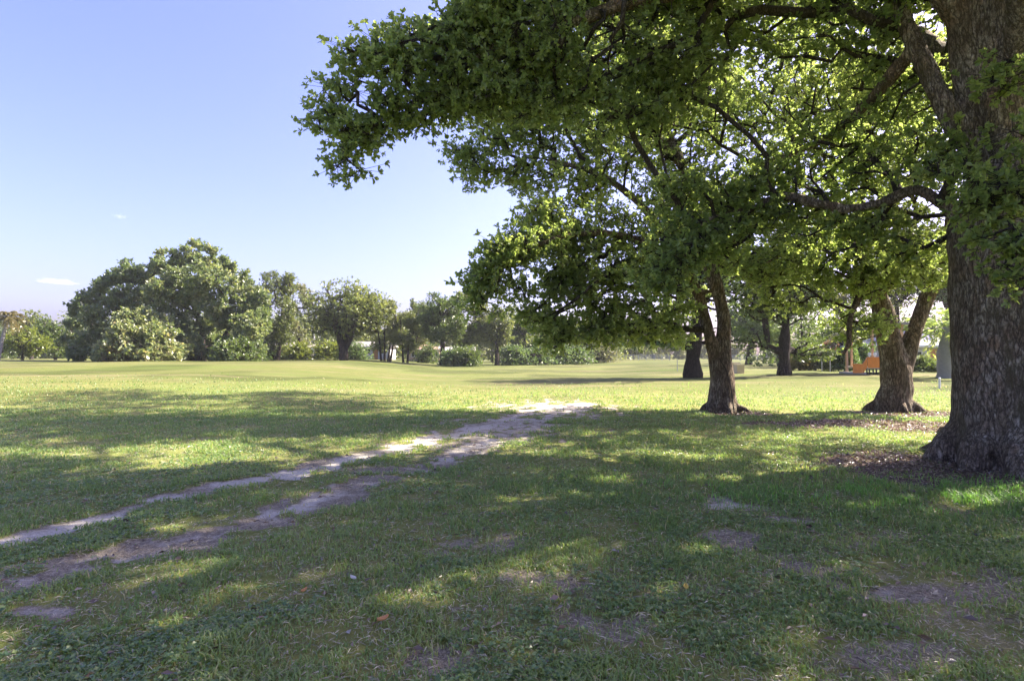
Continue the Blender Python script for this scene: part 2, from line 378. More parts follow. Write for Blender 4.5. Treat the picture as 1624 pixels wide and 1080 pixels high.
# ------------------------------------------------------------------ trees: growth
def grow(skel, targets, rng, w_path=.25, seg=.35, up=.10, r_tip=.010, pw=.41):
    """join target points to a skeleton (list of (P, R) polylines, the first roots the others) -> node arrays"""
    pos_, par, fix, plen = [], [], [], []
    for P, Rr in skel:
        if pos_:
            A_ = np.array(pos_); k = int(np.argmin(np.linalg.norm(A_ - P[0], axis=1))); base = plen[k]
        else: k, base = -1, 0
        for i in range(len(P)):
            pos_.append(P[i]); par.append(k); fix.append(Rr[i])
            base = base + (np.linalg.norm(P[i] - P[i - 1]) if i else 0); plen.append(base); k = len(pos_) - 1
    ns = len(pos_); cap = ns + len(targets) * 14 + 100
    A_ = np.zeros((cap, 3)); A_[:ns] = pos_; L = np.zeros(cap); L[:ns] = plen
    par = par + [0] * (cap - ns); n = ns; tips = []
    z_lo = min(p[2] for p in pos_) + 1.0
    d0 = np.array([np.min(np.linalg.norm(A_[:ns] - t, axis=1)) for t in targets])
    bad = np.zeros(cap); bad[:ns] = np.where(A_[:ns, 2] < z_lo + .8, 30, 0)
    for q in np.argsort(d0):
        t = targets[q]; D = A_[:n] - t; d = np.sqrt((D * D).sum(1))
        cost = d + w_path * L[:n] + .6 * np.maximum(0, D[:, 2]) * .5 + bad[:n]
        k = int(np.argmin(cost)); dist = d[k]; mseg = max(1, min(12, int(dist / seg)))
        a = A_[k].copy(); v = t - a; side = rng.normal(0, .07, 3) * dist; side[2] += up * dist
        prev = k
        for s in range(1, mseg + 1):
            f = s / mseg; p = a + v * f + side * math.sin(math.pi * f) + (rng.normal(0, .03, 3) * dist ** .5 if s < mseg else 0)
            A_[n] = p; par[n] = prev; L[n] = L[prev] + dist / mseg; prev = n; n += 1
        tips.append(prev)
    A_ = A_[:n]; par = np.array(par[:n])
    cnt = np.zeros(n); cnt[tips] = 1
    for i in range(n - 1, 0, -1):
        if par[i] >= 0: cnt[par[i]] += cnt[i]
    rad = r_tip * np.maximum(cnt, .6) ** pw
    return A_, par, rad, cnt, ns, np.array(tips)
def branch_mesh(A_, par, rad, cnt, ns, sides=6, rmin=0.0):
    n = len(A_); kids = [[] for _ in range(n)]
    for i in range(n):
        if par[i] >= 0: kids[par[i]].append(i)
    mb = MB()
    starts = [(par[i], i) for i in range(ns, n) if par[i] >= 0 and (par[i] < ns or i != max((k for k in kids[par[i]] if k >= ns), key=lambda k: cnt[k]))]
    for p, i in starts:
        ch = [p, i]; rr = [rad[i] * 1.15, rad[i]]
        while True:
            nx_ = [k for k in kids[ch[-1]] if k >= ns]
            if not nx_: break
            k = max(nx_, key=lambda k: cnt[k]); ch.append(k); rr.append(rad[k])
        if max(rr) < rmin: continue
        mr = max(rr); rr[-1] *= .6
        mb.tube(A_[ch], rr, 4 if mr < .02 else (6 if mr < .06 else 9), cap=False)
    return mb
def unit(v): return v / (np.linalg.norm(v, axis=-1, keepdims=True) + 1e-9)
def leaves(base, direc, size, rng, wid=.5, up=.5, simple=False, tint=None):
    """one leaf per row: base point, pointing direction, length"""
    n = len(base); d = unit(direc)
    nrm = rng.normal(0, 1, (n, 3)) * .7; nrm[:, 2] += up
    nrm = unit(nrm - d * (nrm * d).sum(1)[:, None]); s = np.cross(d, nrm)
    L = size[:, None]; W = L * wid * rng.uniform(.75, 1.15, (n, 1)); fold = L * rng.uniform(.02, .14, (n, 1)); droop = -L * rng.uniform(0, .18, (n, 1))
    if simple:
        V = np.stack([base, base + d * L * .55 + s * W * .5 + nrm * fold, base + d * L + nrm * droop, base + d * L * .55 - s * W * .5 + nrm * fold], 1)
        F = np.arange(n * 4).reshape(n, 4); per = 1
    else:
        V = np.stack([base, base + d * L * .42 + s * W * .40 + nrm * fold, base + d * L * .80 + s * W * .46 + nrm * (fold + droop * .5), base + d * L + nrm * droop,
                      base + d * L * .80 - s * W * .46 + nrm * (fold + droop * .5), base + d * L * .42 - s * W * .40 + nrm * fold], 1)
        i = np.arange(n)[:, None] * 6
        F = np.concatenate([i + np.array([0, 1, 2, 3]), i + np.array([0, 3, 4, 5])], 1).reshape(-1, 4); per = 2
    t = rng.uniform(0, 1, n) if tint is None else tint
    return V.reshape(-1, 3), F, np.repeat(t, per)
def blob_points(blobs, rng):
    """(centre, (rx,ry,rz), count): points through each lobe, thicker towards its skin"""
    out = []
    for c, r, k in blobs:
        v = unit(rng.normal(0, 1, (k, 3))) * (rng.uniform(.06, 1, (k, 1)) ** (1 / 2.6))
        v *= (1 + .22 * (vnoise(v * 2.1 + c, 3)[:, None] - .5) * 2)
        out.append(np.asarray(c) + v * np.asarray(r))
    return np.concatenate(out)
def sprigs(T, Tdir, rng, per, spread, nleaf, size, wid, up=.5, simple=False, flat=.6, tmix=.5, tbias=0.0, gap=0.0):
    """leaf rosettes round each twig tip T; returns leaf mesh arrays and the little twigs"""
    n = len(T) * per
    off = np.clip(rng.normal(0, 1, (n, 3)), -1.7, 1.7) * spread * np.array((1, 1, flat))
    S = np.repeat(T, per, 0) + off
    dS = unit(off + .5 * np.repeat(Tdir, per, 0) + np.array((0, 0, .15)))
    if gap:
        keep = vnoise(S * 1.25, 71) + .25 * vnoise(S * 4, 72) > gap; S, dS, off = S[keep], dS[keep], off[keep]
        src = np.repeat(np.arange(len(T)), per)[keep]
    else: src = np.repeat(np.arange(len(T)), per)
    m_ = len(S)
    B = np.repeat(S, nleaf, 0); D = rng.normal(0, 1, (m_ * nleaf, 3)) * .75 + np.repeat(dS, nleaf, 0) * .8
    B = B - np.repeat(dS, nleaf, 0) * rng.uniform(0, 1, (len(B), 1)) * size * 1.1
    sz = size * rng.uniform(.5, 1.3, len(B))
    ct = np.repeat(rng.uniform(0, 1, m_), nleaf); clump = np.repeat(vnoise(S * .55, 90), nleaf)
    tint = np.clip(tmix * rng.uniform(0, 1, len(B)) + (1 - tmix) * (.5 * ct + .5 * clump) + tbias, 0, 1)
    return leaves(B, D, sz, rng, wid, up, simple, tint), (T[src], S)
def thin_twigs(a, b, r=.004, keep=1.0, rng=None):
    if keep < 1:
        k = rng.uniform(0, 1, len(a)) < keep; a, b = a[k], b[k]
    n = len(a); d = unit(b - a); ref = np.where(np.abs(d[:, 2:3]) < .9, np.array((0, 0, 1.0)), np.array((1.0, 0, 0)))
    u = unit(np.cross(d, ref)); v = np.cross(d, u); V = []
    for c_, rr in ((a, r), (b, r * .6)):
        for k in range(3):
            q = 2 * math.pi * k / 3; V.append(c_ + rr * (math.cos(q) * u + math.sin(q) * v))
    V = np.stack(V, 1).reshape(-1, 3); i = np.arange(n)[:, None] * 6
    F = np.concatenate([i + np.array([k, (k + 1) % 3, 3 + (k + 1) % 3, 3 + k]) for k in range(3)], 1).reshape(-1, 4)
    return V, F

def trunk_mesh(name, stems, mat, parent, voxel=.03, rough=.03, flare=None, holes=(), seed=0):
    """stems fused into one skin: voxel remesh, then knobs, root flare and hollows pressed into it"""
    mb = MB()
    for P, Rr in stems: mb.tube(P, Rr, 20)
    if flare:   # surface roots running out of the base
        cx, cy, cz, r0, roots = flare
        for a, ln, rr in roots:
            dv = np.array((math.cos(a), math.sin(a), 0))
            P = np.array([np.array((cx, cy, cz)) + dv * r0 * .55 + np.array((0, 0, .72 * r0)), np.array((cx, cy, cz)) + dv * r0 * .95 + np.array((0, 0, .30 * r0)),
                          np.array((cx, cy, cz)) + dv * (r0 + .35 * ln) + np.array((0, 0, .08)), np.array((cx, cy, cz)) + dv * (r0 + ln) + np.array((0, 0, -.14))])
            P, rs = spline(P, [rr * 1.25, rr * 1.1, rr * .8, rr * .3], .1); mb.tube(P, rs, 12)
    tmp = mb.build(name + '_raw', None)
    md = tmp.modifiers.new('r', 'REMESH'); md.mode = 'VOXEL'; md.voxel_size = voxel
    ms = tmp.modifiers.new('s', 'SMOOTH'); ms.factor = .5; ms.iterations = 7
    dg = bpy.context.evaluated_depsgraph_get(); me = bpy.data.meshes.new_from_object(tmp.evaluated_get(dg))
    old = tmp.data; bpy.data.objects.remove(tmp); bpy.data.meshes.remove(old)
    n = len(me.vertices); V = np.zeros(n * 3, np.float32); me.vertices.foreach_get('co', V); V = V.reshape(-1, 3).astype(float)
    Nn = np.zeros(n * 3, np.float32); me.vertices.foreach_get('normal', Nn); Nn = Nn.reshape(-1, 3)
    d = (fbm(V * np.array((2.2, 2.2, .9)), seed + 1, 3) - .5) * rough * 2.6 + (fbm(V * np.array((9, 9, 3)), seed + 5, 2) - .5) * rough * .9
    for hc, hr, hd in holes:
        q = np.linalg.norm((V - np.asarray(hc)) / np.asarray(hr), axis=1); d = d - hd * np.exp(-q ** 2 * 1.5) + hd * .18 * np.exp(-(q - 1.5) ** 2 * 5)
    V = V + Nn * d[:, None]
    me.vertices.foreach_set('co', V.astype(np.float32).ravel())
    me.polygons.foreach_set('use_smooth', np.ones(len(me.polygons), bool)); me.update()
    me.materials.clear(); me.materials.append(mat); me.name = name
    ob = bpy.data.objects.new(name, me); COL.objects.link(ob); ob.parent = parent
    me.transform(parent_matrix(parent).inverted())
    return ob

EDGE = np.array([(-4000, 720), (0, 715), (28, 690), (36, 640), (60, 590), (78, 525), (110, 512), (150, 500), (180, 490), (215, 494), (235, 512), (290, 530), (296, 690), (315, 700), (330, 800), (372, 788), (410, 768), (438, 722), (460, 742), (505, 735), (520, 820), (4000, 820)], float)
def inside_edge(T, slack=0):
    d = np.maximum(T[:, 1], .6); ct, st = math.cos(TILT), math.sin(TILT); h = T[:, 2] - CAM_H
    f = T[:, 1] * ct + h * st; up = -T[:, 1] * st + h * ct; f = np.maximum(f, .3)
    px, py = 812 + FPX * T[:, 0] / f, 540 - FPX * up / f
    ok = px > np.interp(py, EDGE[:, 0], EDGE[:, 1]) + slack
    gap = (px > 640) & (px < 726) & (py > 205 + (726 - px) * .35) & (py < 236)       # open sky under the outermost branch
    return (ok & ~gap) | (T[:, 1] < .6)
def near_tree(name, label, base, stems, blobs, mats, seed, group=None, per=6, spread=.24, nleaf=9, size=.085, wid=.5, voxel=.03,
              rough=.03, flare=None, holes=(), gap=.41, thick=.075, extra=None, r_tip=.0105, tbias=0.0):
    rng = np.random.default_rng(seed)
    root = empty(name, base); tag(root, label, 'tree', group)
    S = [spline(P, Rr, .22) for P, Rr in stems]
    T = blob_points(blobs, rng); T = T[inside_edge(T, 6)]
    A_, par, rad, cnt, ns, tips = grow(S, T, rng, r_tip=r_tip)
    trunk_mesh('trunk', S, mats[0], root, voxel, rough, flare, holes, seed)
    bm_ = branch_mesh(A_, par, rad, cnt, ns)
    Td = unit(A_[tips] - A_[par[tips]])
    (V, F, t), (a, b) = sprigs(A_[tips], Td, rng, per, spread, nleaf, size, wid, gap=gap, tbias=tbias)
    bm_.add(*thin_twigs(a, b, .005))
    bm_.build('branches', mats[1], root, True)
    mesh_np('crown', V, F, mats[2], root, {'tint': ('FACE', t)})
    return root
#@@NEAR
def pt(px, py, Y): return tuple(at(px, py, Y))
BX, BY = 7.44, 8.35
big_stems = [
    ([(BX, BY, -.4), (BX, BY, .3), (BX - .02, BY, 1.2), (BX - .04, BY, 2.4), (BX - .08, BY, 3.6), (BX - .30, BY, 4.6), pt(1534, 60, 8.3), pt(1530, -120, 8.2), (6.7, 8.1, 11.0), (6.3, 8.0, 14)], [.94, .85, .80, .77, .74, .32, .25, .22, .16, .06]),
    ([(BX + .25, BY + .1, .2), (BX + .42, BY, 2.0), (BX + .34, BY - .05, 3.6), pt(1586, 200, 8.1), pt(1588, 0, 8.0), (7.1, 7.4, 9.5), (7.4, 6.6, 13)], [.72, .68, .46, .235, .21, .16, .06]),
    ([(BX + .5, BY + .1, 3.2), (8.2, 8.7, 5.2), (9.8, 8.4, 6.4), (12.4, 7.4, 7.2), (15.6, 6.6, 7.8), (18.6, 6.4, 8.6)], [.34, .24, .20, .16, .12, .05]),
    ([(BX - .25, BY, 4.2), pt(1508, 185, 8.4), pt(1452, 75, 8.7), pt(1380, -60, 9.2), (4.6, 10.2, 10.0), (3.4, 11.4, 12.5)], [.22, .15, .125, .10, .08, .04]),
    ([(BX - .35, BY + .1, 3.3), pt(1490, 322, 8.6), pt(1451, 300, 8.9), pt(1400, 322, 9.3), pt(1342, 331, 9.6), pt(1290, 322, 9.8), pt(1241, 311, 10.0), pt(1200, 328, 10.0), pt(1167, 334, 10.0), pt(1117, 352, 9.8), pt(1090, 395, 9.7), pt(1078, 430, 9.6)], [.12, .095, .09, .09, .082, .075, .07, .068, .055, .042, .03, .018]),
    ([(BX - .2, BY - .1, 5.6), pt(1400, -110, 8.3), pt(1150, -40, 8.4), pt(1000, 3, 8.5), pt(930, 28, 8.6), pt(830, 62, 8.7), pt(745, 95, 8.8), pt(690, 145, 8.8), pt(600, 190, 8.8)], [.22, .19, .16, .12, .10, .08, .06, .045, .018]),
    ([(BX - .2, BY - .2, 5.2), (6.0, 6.2, 7.6), (4.4, 3.6, 9.4), (2.8, 1.0, 10.6)], [.22, .17, .12, .05]),
    ([(BX + .1, BY + .3, 5.0), (7.6, 10.6, 7.6), (7.2, 13.4, 9.8), (6.0, 16.0, 11.5)], [.22, .17, .12, .05]),
    ([(BX, BY - .4, 5.4), (8.4, 5.8, 7.6), (10.2, 3.0, 9.2), (12.0, .6, 10.0)], [.20, .15, .11, .05]),
    ([pt(1452, 75, 8.7), pt(1370, 170, 9.6), pt(1290, 230, 10.6), pt(1200, 262, 11.2)], [.12, .08, .06, .025]),
]
def pb(px, py, Y, r, k, sq=.75): return (at(px, py, Y), (r, r * 1.05, r * sq), k)
big_blobs = [pb(*a) for a in [
    (540, 105, 8.8, .42, 22), (600, 92, 8.8, .48, 26), (655, 95, 8.7, .52, 32), (700, 120, 8.8, .60, 38), (720, 50, 8.8, .45, 24), (645, 52, 8.8, .22, 6),
    (530, 160, 8.9, .36, 14), (590, 165, 8.8, .48, 26), (650, 170, 8.9, .45, 24), (560, 215, 8.8, .36, 16), (510, 190, 8.9, .22, 7), (545, 262, 8.8, .26, 10), (585, 205, 9.0, .35, 12),
    (720, 165, 9.0, .40, 16), (770, 20, 8.6, .7, 44), (770, 110, 8.8, .85, 60), (830, 150, 9.0, .8, 56), (850, 60, 8.8, .9, 70), (880, -40, 8.6, .9, 60), (930, 110, 9.2, 1.0, 80), (960, 20, 9.0, 1.0, 80),
    (1000, 150, 9.8, 1.0, 70), (1060, 60, 9.4, 1.1, 80), (1080, 170, 10.2, 1.0, 36), (1120, -20, 9.2, 1.1, 70), (1160, 90, 10.0, 1.0, 26), (1230, 20, 9.8, 1.1, 40), (1250, 250, 10.6, .9, 30),
    (1190, 300, 10.4, .8, 44), (1100, 330, 10.0, .8, 52), (1080, 400, 9.8, .6, 36), (1060, 440, 9.7, .45, 20), (1150, 380, 10.2, .6, 30), (1240, 350, 10.2, .6, 26), (1320, 280, 10.2, .8, 44), (1330, 370, 10.0, .6, 26),
    (1400, 260, 9.8, .7, 40), (1400, 360, 9.6, .55, 26), (1340, 60, 9.6, 1.1, 60), (1380, 170, 9.6, .9, 22), (1450, 140, 9.4, .7, 30), (1440, 20, 9.4, .9, 40), (1310, 160, 10.6, .7, 8),
    (1480, 240, 8.4, .5, 24), (1450, 400, 9.4, .4, 14), (1530, 270, 7.6, .35, 14), (1590, 320, 7.0, .40, 22), (1610, 390, 6.8, .34, 16), (1575, 300, 6.9, .3, 12), (1640, 260, 7.2, .6, 24), (1620, 440, 6.7, .2, 6),
    (1600, 120, 7.4, .3, 10), (1560, 200, 9.6, .8, 24)]]
_r = np.random.default_rng(11)
def roof(xs, ys, z0, z1, rad, cnt, drop):  # grid of leaf lobes added to a crown to block the sun
    out = []
    for x in xs:
        for y in ys:
            if _r.uniform() < drop: continue
            p = (x + _r.uniform(-.7, .7), y + _r.uniform(-.7, .7), _r.uniform(z0, z1)); r_ = rad * _r.uniform(.8, 1.15); out.append((p, (r_, r_, r_ * .6), int(cnt * _r.uniform(.7, 1.2))))
    return out
def dome(cx, cy, rx, ry, z0, z1, n, rad, cnt, rmin=.0, inframe_ok=False):
    out = []
    while len(out) < n:
        a, q = _r.uniform(0, 2 * math.pi), math.sqrt(_r.uniform(rmin ** 2, 1)); x, y = cx + rx * q * math.cos(a), cy + ry * q * math.sin(a)
        z = z0 + (z1 - z0) * math.sqrt(max(0, 1 - q * q)) * _r.uniform(.35, 1) + _r.uniform(0, 1.0)
        if not inframe_ok and y > .5 and (z - CAM_H) / y < .66: continue
        r_ = rad * _r.uniform(.75, 1.25); out.append(((x, y, z), (r_, r_, r_ * .7), cnt))
    return out
big_blobs += dome(8.0, 6.2, 11.5, 9.5, 6.6, 14.5, 44, 1.9, 34)
big_blobs += roof(np.arange(2.2, 18.5, 2.1), np.arange(9.2, 13.2, 2.0), 7.6, 10, 1.45, 46, .06) + roof(np.arange(2.6, 17, 2.0), np.arange(4.6, 9.0, 1.8), 7.2, 9.4, 1.4, 74, .02) + roof(np.arange(9, 17, 2.0), np.arange(5, 9.5, 2.0), 9.8, 12, 1.5, 40, .1)  # lobe layers added across the sun's path to shade the near lawn
big_blobs += [((x, y, z), (1.9, 1.9, 1.3), 52) for x, y, z in ((12, 5.5, 5.6), (14, 7.5, 6.4), (15.5, 5, 6.0), (17, 8, 7.6), (18.5, 6, 7.0), (13, 3, 6.6), (16, 2.5, 7.0), (11.5, 8.5, 6.6), (14, 10.5, 7.6), (12, 1, 7.4), (19, 9.5, 9), (17, 5, 9.6), (14.5, 6.5, 9.8), (20, 7, 10), (10.5, 3.6, 6.2), (9.5, 1.5, 6.6), (14.8, 4, 4.6), (17.2, 6.4, 5.2), (12.8, 7.6, 4.6))]  # unseen right-hand lobes added to keep the sun off the foreground
roots_big = [(a, l, r_) for a, l, r_ in ((2.75, .40, .26), (3.4, .32, .22), (4.0, .38, .25), (4.55, .30, .22), (5.1, .42, .25), (5.9, .6, .26), (.8, .6, .26), (1.9, .7, .26))]
near_tree('shade_tree', 'massive thick trunked tree at the right edge with a hollow base and a spreading canopy', (BX, BY, gz(BX, BY)), big_stems, big_blobs,
          (M['bark_big'], M['twig'], M['leaf_near']), 101, 'broad shade trees on the lawn', per=9, spread=.20, nleaf=12, size=.074, wid=.60, voxel=.026, rough=.045,
          flare=(BX, BY, gz(BX, BY), .84, roots_big), holes=[((6.67, 7.99, .20), (.075, .075, .13), .20), ((6.86, 7.73, .15), (.075, .075, .11), .18)])

MX, MY = 5.88, 15.9
mid_stems = [
    ([(MX, MY, -.3), (MX, MY, .08), (MX - .02, MY, .34), pt(1145, 600, MY), pt(1146, 560, MY), pt(1148, 510, MY), pt(1142, 478, MY), pt(1130, 435, MY), pt(1105, 350, 16.2), pt(1080, 260, 16.6), (4.2, 17.0, 9.5), (3.6, 17.0, 12)], [.60, .47, .395, .325, .235, .185, .185, .20, .17, .13, .10, .05]),
    ([pt(1141, 615, MY), pt(1134, 570, MY - .05), pt(1126, 535, MY - .1), pt(1116, 495, MY - .1), pt(1103, 455, MY - .2), pt(1060, 380, 15.6), pt(1000, 310, 15.6), pt(930, 270, 15.8), pt(850, 250, 16.2)], [.24, .19, .165, .155, .14, .12, .09, .07, .03]),
    ([pt(1127, 462, 15.8), pt(1108, 463, 15.5), pt(1092, 458, 15.3)], [.07, .06, .05]),
    ([pt(1085, 420, 15.8), pt(1010, 380, 14.6), pt(930, 370, 13.8), pt(850, 390, 13.2), pt(790, 430, 13.0)], [.13, .10, .075, .05, .02]),
    ([pt(1125, 430, 15.9), pt(1190, 360, 16.6), pt(1260, 300, 17.4), (9.2, 18.2, 9.0)], [.17, .13, .09, .04]),
    ([pt(1080, 260, 16.6), pt(1000, 180, 17.5), (2.0, 18.5, 11)], [.12, .09, .04]),
    ([pt(1105, 350, 16.2), (5.2, 19.0, 7.4), (4.4, 22.0, 9.5)], [.14, .10, .04]),
]
mid_blobs = [pb(*a) for a in [
    (728, 250, 16.6, .55, 20), (770, 225, 16.6, .8, 34), (760, 275, 16.4, .55, 18), (830, 210, 16.8, 1.0, 46), (820, 275, 16.4, .8, 34), (900, 230, 16.6, 1.1, 52), (900, 300, 15.8, 1.0, 48), (980, 270, 16.0, 1.1, 50),
    (860, 350, 14.2, .7, 36), (830, 390, 13.4, .6, 36), (800, 410, 13.2, .5, 28), (775, 445, 13.1, .40, 22), (760, 480, 13.0, .30, 14), (790, 400, 13.2, .4, 16), (740, 440, 13.2, .16, 4),
    (900, 390, 14.0, .9, 56), (960, 360, 14.6, 1.0, 60), (880, 450, 14.0, .6, 26), (930, 450, 14.2, .9, 56), (990, 440, 14.4, .9, 56), (860, 500, 14.0, .5, 20), (890, 525, 14.2, .5, 20), (950, 510, 14.4, .6, 30), (1000, 500, 14.8, .7, 36),
    (880, 538, 14.4, .30, 10), (960, 536, 14.4, .3, 9), (830, 460, 13.6, .3, 8), (1050, 470, 15.2, .8, 42), (1040, 520, 15.4, .6, 24), (1040, 400, 15.0, 1.0, 56), (1060, 330, 15.4, 1.1, 56), (1070, 530, 16.0, .4, 10),
    (1080, 250, 16.2, 1.2, 56), (1010, 190, 17.0, 1.3, 50), (1140, 330, 16.4, 1.1, 46), (1200, 300, 17.0, 1.2, 46), (1230, 390, 16.6, .9, 36), (1180, 420, 16.2, .6, 22), (1280, 330, 17.6, 1.1, 36), (1260, 430, 17.0, .6, 20), (1120, 180, 17.4, 1.2, 20),
    (1090, 480, 17.8, .7, 16), (930, 160, 17.6, 1.1, 36), (1220, 200, 18.0, 1.2, 18)]]
mid_blobs += [((3.6, 17.8, 12.0), (2.6, 2.4, 1.8), 110), ((7.0, 18, 12.2), (2.6, 2.4, 1.8), 100), ((1.0, 18.5, 10.6), (2.0, 2.0, 1.4), 80), ((4.5, 21, 10), (2.6, 2.2, 1.8), 90), ((5, 19, 14), (2.4, 2.2, 1.4), 80), ((9.4, 18.6, 10.5), (2, 2, 1.6), 60)]
mid_blobs += roof(np.arange(-1.5, 10, 2.4), np.arange(16.5, 25, 2.4), 11, 14.5, 1.7, 46, .10) + roof(np.arange(-1, 9, 2.4), np.arange(24.6, 29, 2.2), 12, 15, 1.7, 40, .15) + roof(np.arange(0, 6, 2.2), np.arange(12, 17, 2.2), 9, 10.5, 1.5, 40, .1)  # lobe layers added high in the crown to cast shade on the left lawn
near_tree('shade_tree', 'tree with a slender grey trunk that forks low, standing beside the sandy patch', (MX, MY, gz(MX, MY)), mid_stems, mid_blobs,
          (M['bark_mid'], M['twig'], M['leaf_mid']), 202, 'broad shade trees on the lawn', per=9, spread=.27, nleaf=11, size=.090, wid=.60, voxel=.03, rough=.03,
          flare=(MX, MY, gz(MX, MY), .42, [(2.8, .26, .09), (3.7, .22, .08), (4.7, .25, .09), (5.6, .55, .10), (.2, .30, .09), (1.5, .3, .09)]), tbias=.03)

RX, RY = 10.9, 16.3
r_stems = [
    ([(RX, RY, -.3), (RX, RY, .12), (RX, RY, .38), pt(1422, 615, RY), pt(1420, 585, RY), pt(1415, 560, RY), pt(1408, 530, RY), pt(1402, 500, RY), pt(1391, 465, RY), pt(1375, 420, 16.0), pt(1340, 360, 15.6), pt(1290, 330, 15.4)], [.58, .475, .43, .40, .385, .33, .285, .27, .24, .18, .11, .05]),
    ([pt(1428, 605, RY), pt(1436, 570, RY), pt(1448, 530, RY), pt(1463, 490, RY), pt(1490, 420, 16.2), pt(1510, 330, 16.4), (12.6, 16.8, 8)], [.28, .245, .20, .18, .16, .13, .06]),
    ([pt(1378, 440, 16.1), pt(1358, 480, 15.2), pt(1348, 510, 14.9), pt(1347, 545, 14.8), pt(1338, 560, 14.8), pt(1326, 556, 14.8)], [.10, .08, .07, .055, .04, .02]),
    ([pt(1390, 470, RY), pt(1415, 440, 16.0), pt(1440, 380, 15.6), pt(1450, 320, 15.4), (9.6, 15, 7.5)], [.16, .13, .11, .08, .04]),
    ([pt(1340, 360, 15.6), pt(1250, 400, 14.8), pt(1210, 420, 14.6)], [.07, .05, .02]),
]
r_blobs = [pb(*a) for a in [
    (1220, 420, 14.6, .7, 26), (1280, 400, 14.8, .9, 40), (1340, 420, 15.0, .9, 44), (1400, 400, 15.0, 1.0, 50), (1460, 400, 15.2, .9, 44), (1495, 440, 15.2, .5, 18), (1440, 436, 15.0, .5, 18), (1340, 340, 15.4, 1.0, 44), (1420, 320, 15.4, 1.1, 50), (1480, 300, 15.8, 1.1, 40),
    (1290, 460, 15.2, .5, 14), (1240, 470, 15.6, .6, 16), (1380, 250, 16.0, 1.1, 40), (1560, 420, 16.2, 1.0, 30), (1395, 445, 14.8, .5, 14), (1360, 460, 15.8, .5, 12), (1330, 500, 16.8, .4, 7), (1362, 528, 15.2, .45, 12), (1385, 515, 15.0, .4, 10), (1345, 505, 15.4, .4, 9), (1300, 260, 16.4, 1.0, 28)]]
r_blobs += [((11, 16.5, 9.0), (2.8, 2.6, 1.6), 110), ((9.0, 15.5, 8.2), (2.0, 2.0, 1.4), 60), ((14, 17, 8.6), (2.6, 2.6, 1.8), 90), ((11.5, 19, 9.5), (2.6, 2.4, 1.6), 80)]
r_blobs += roof(np.arange(7.5, 17.5, 2.2), np.arange(13.5, 19, 2.1), 8.6, 10.8, 1.6, 42, .1)  # extra lobe layer added so the lawn before the trunks is shaded
near_tree('shade_tree', 'stout tree forking into a wide V trunk, beside the massive trunk at the right edge', (RX, RY, gz(RX, RY)), r_stems, r_blobs,
          (M['bark_mid'], M['twig'], M['leaf_mid']), 303, 'broad shade trees on the lawn', per=9, spread=.27, nleaf=11, size=.090, wid=.60, voxel=.032, rough=.04,
          flare=(RX, RY, gz(RX, RY), .48, [(2.8, .45, .10), (3.6, .25, .09), (4.6, .25, .10), (5.6, .4, .11), (.2, .4, .10), (1.4, .3, .10)]), tbias=.03)
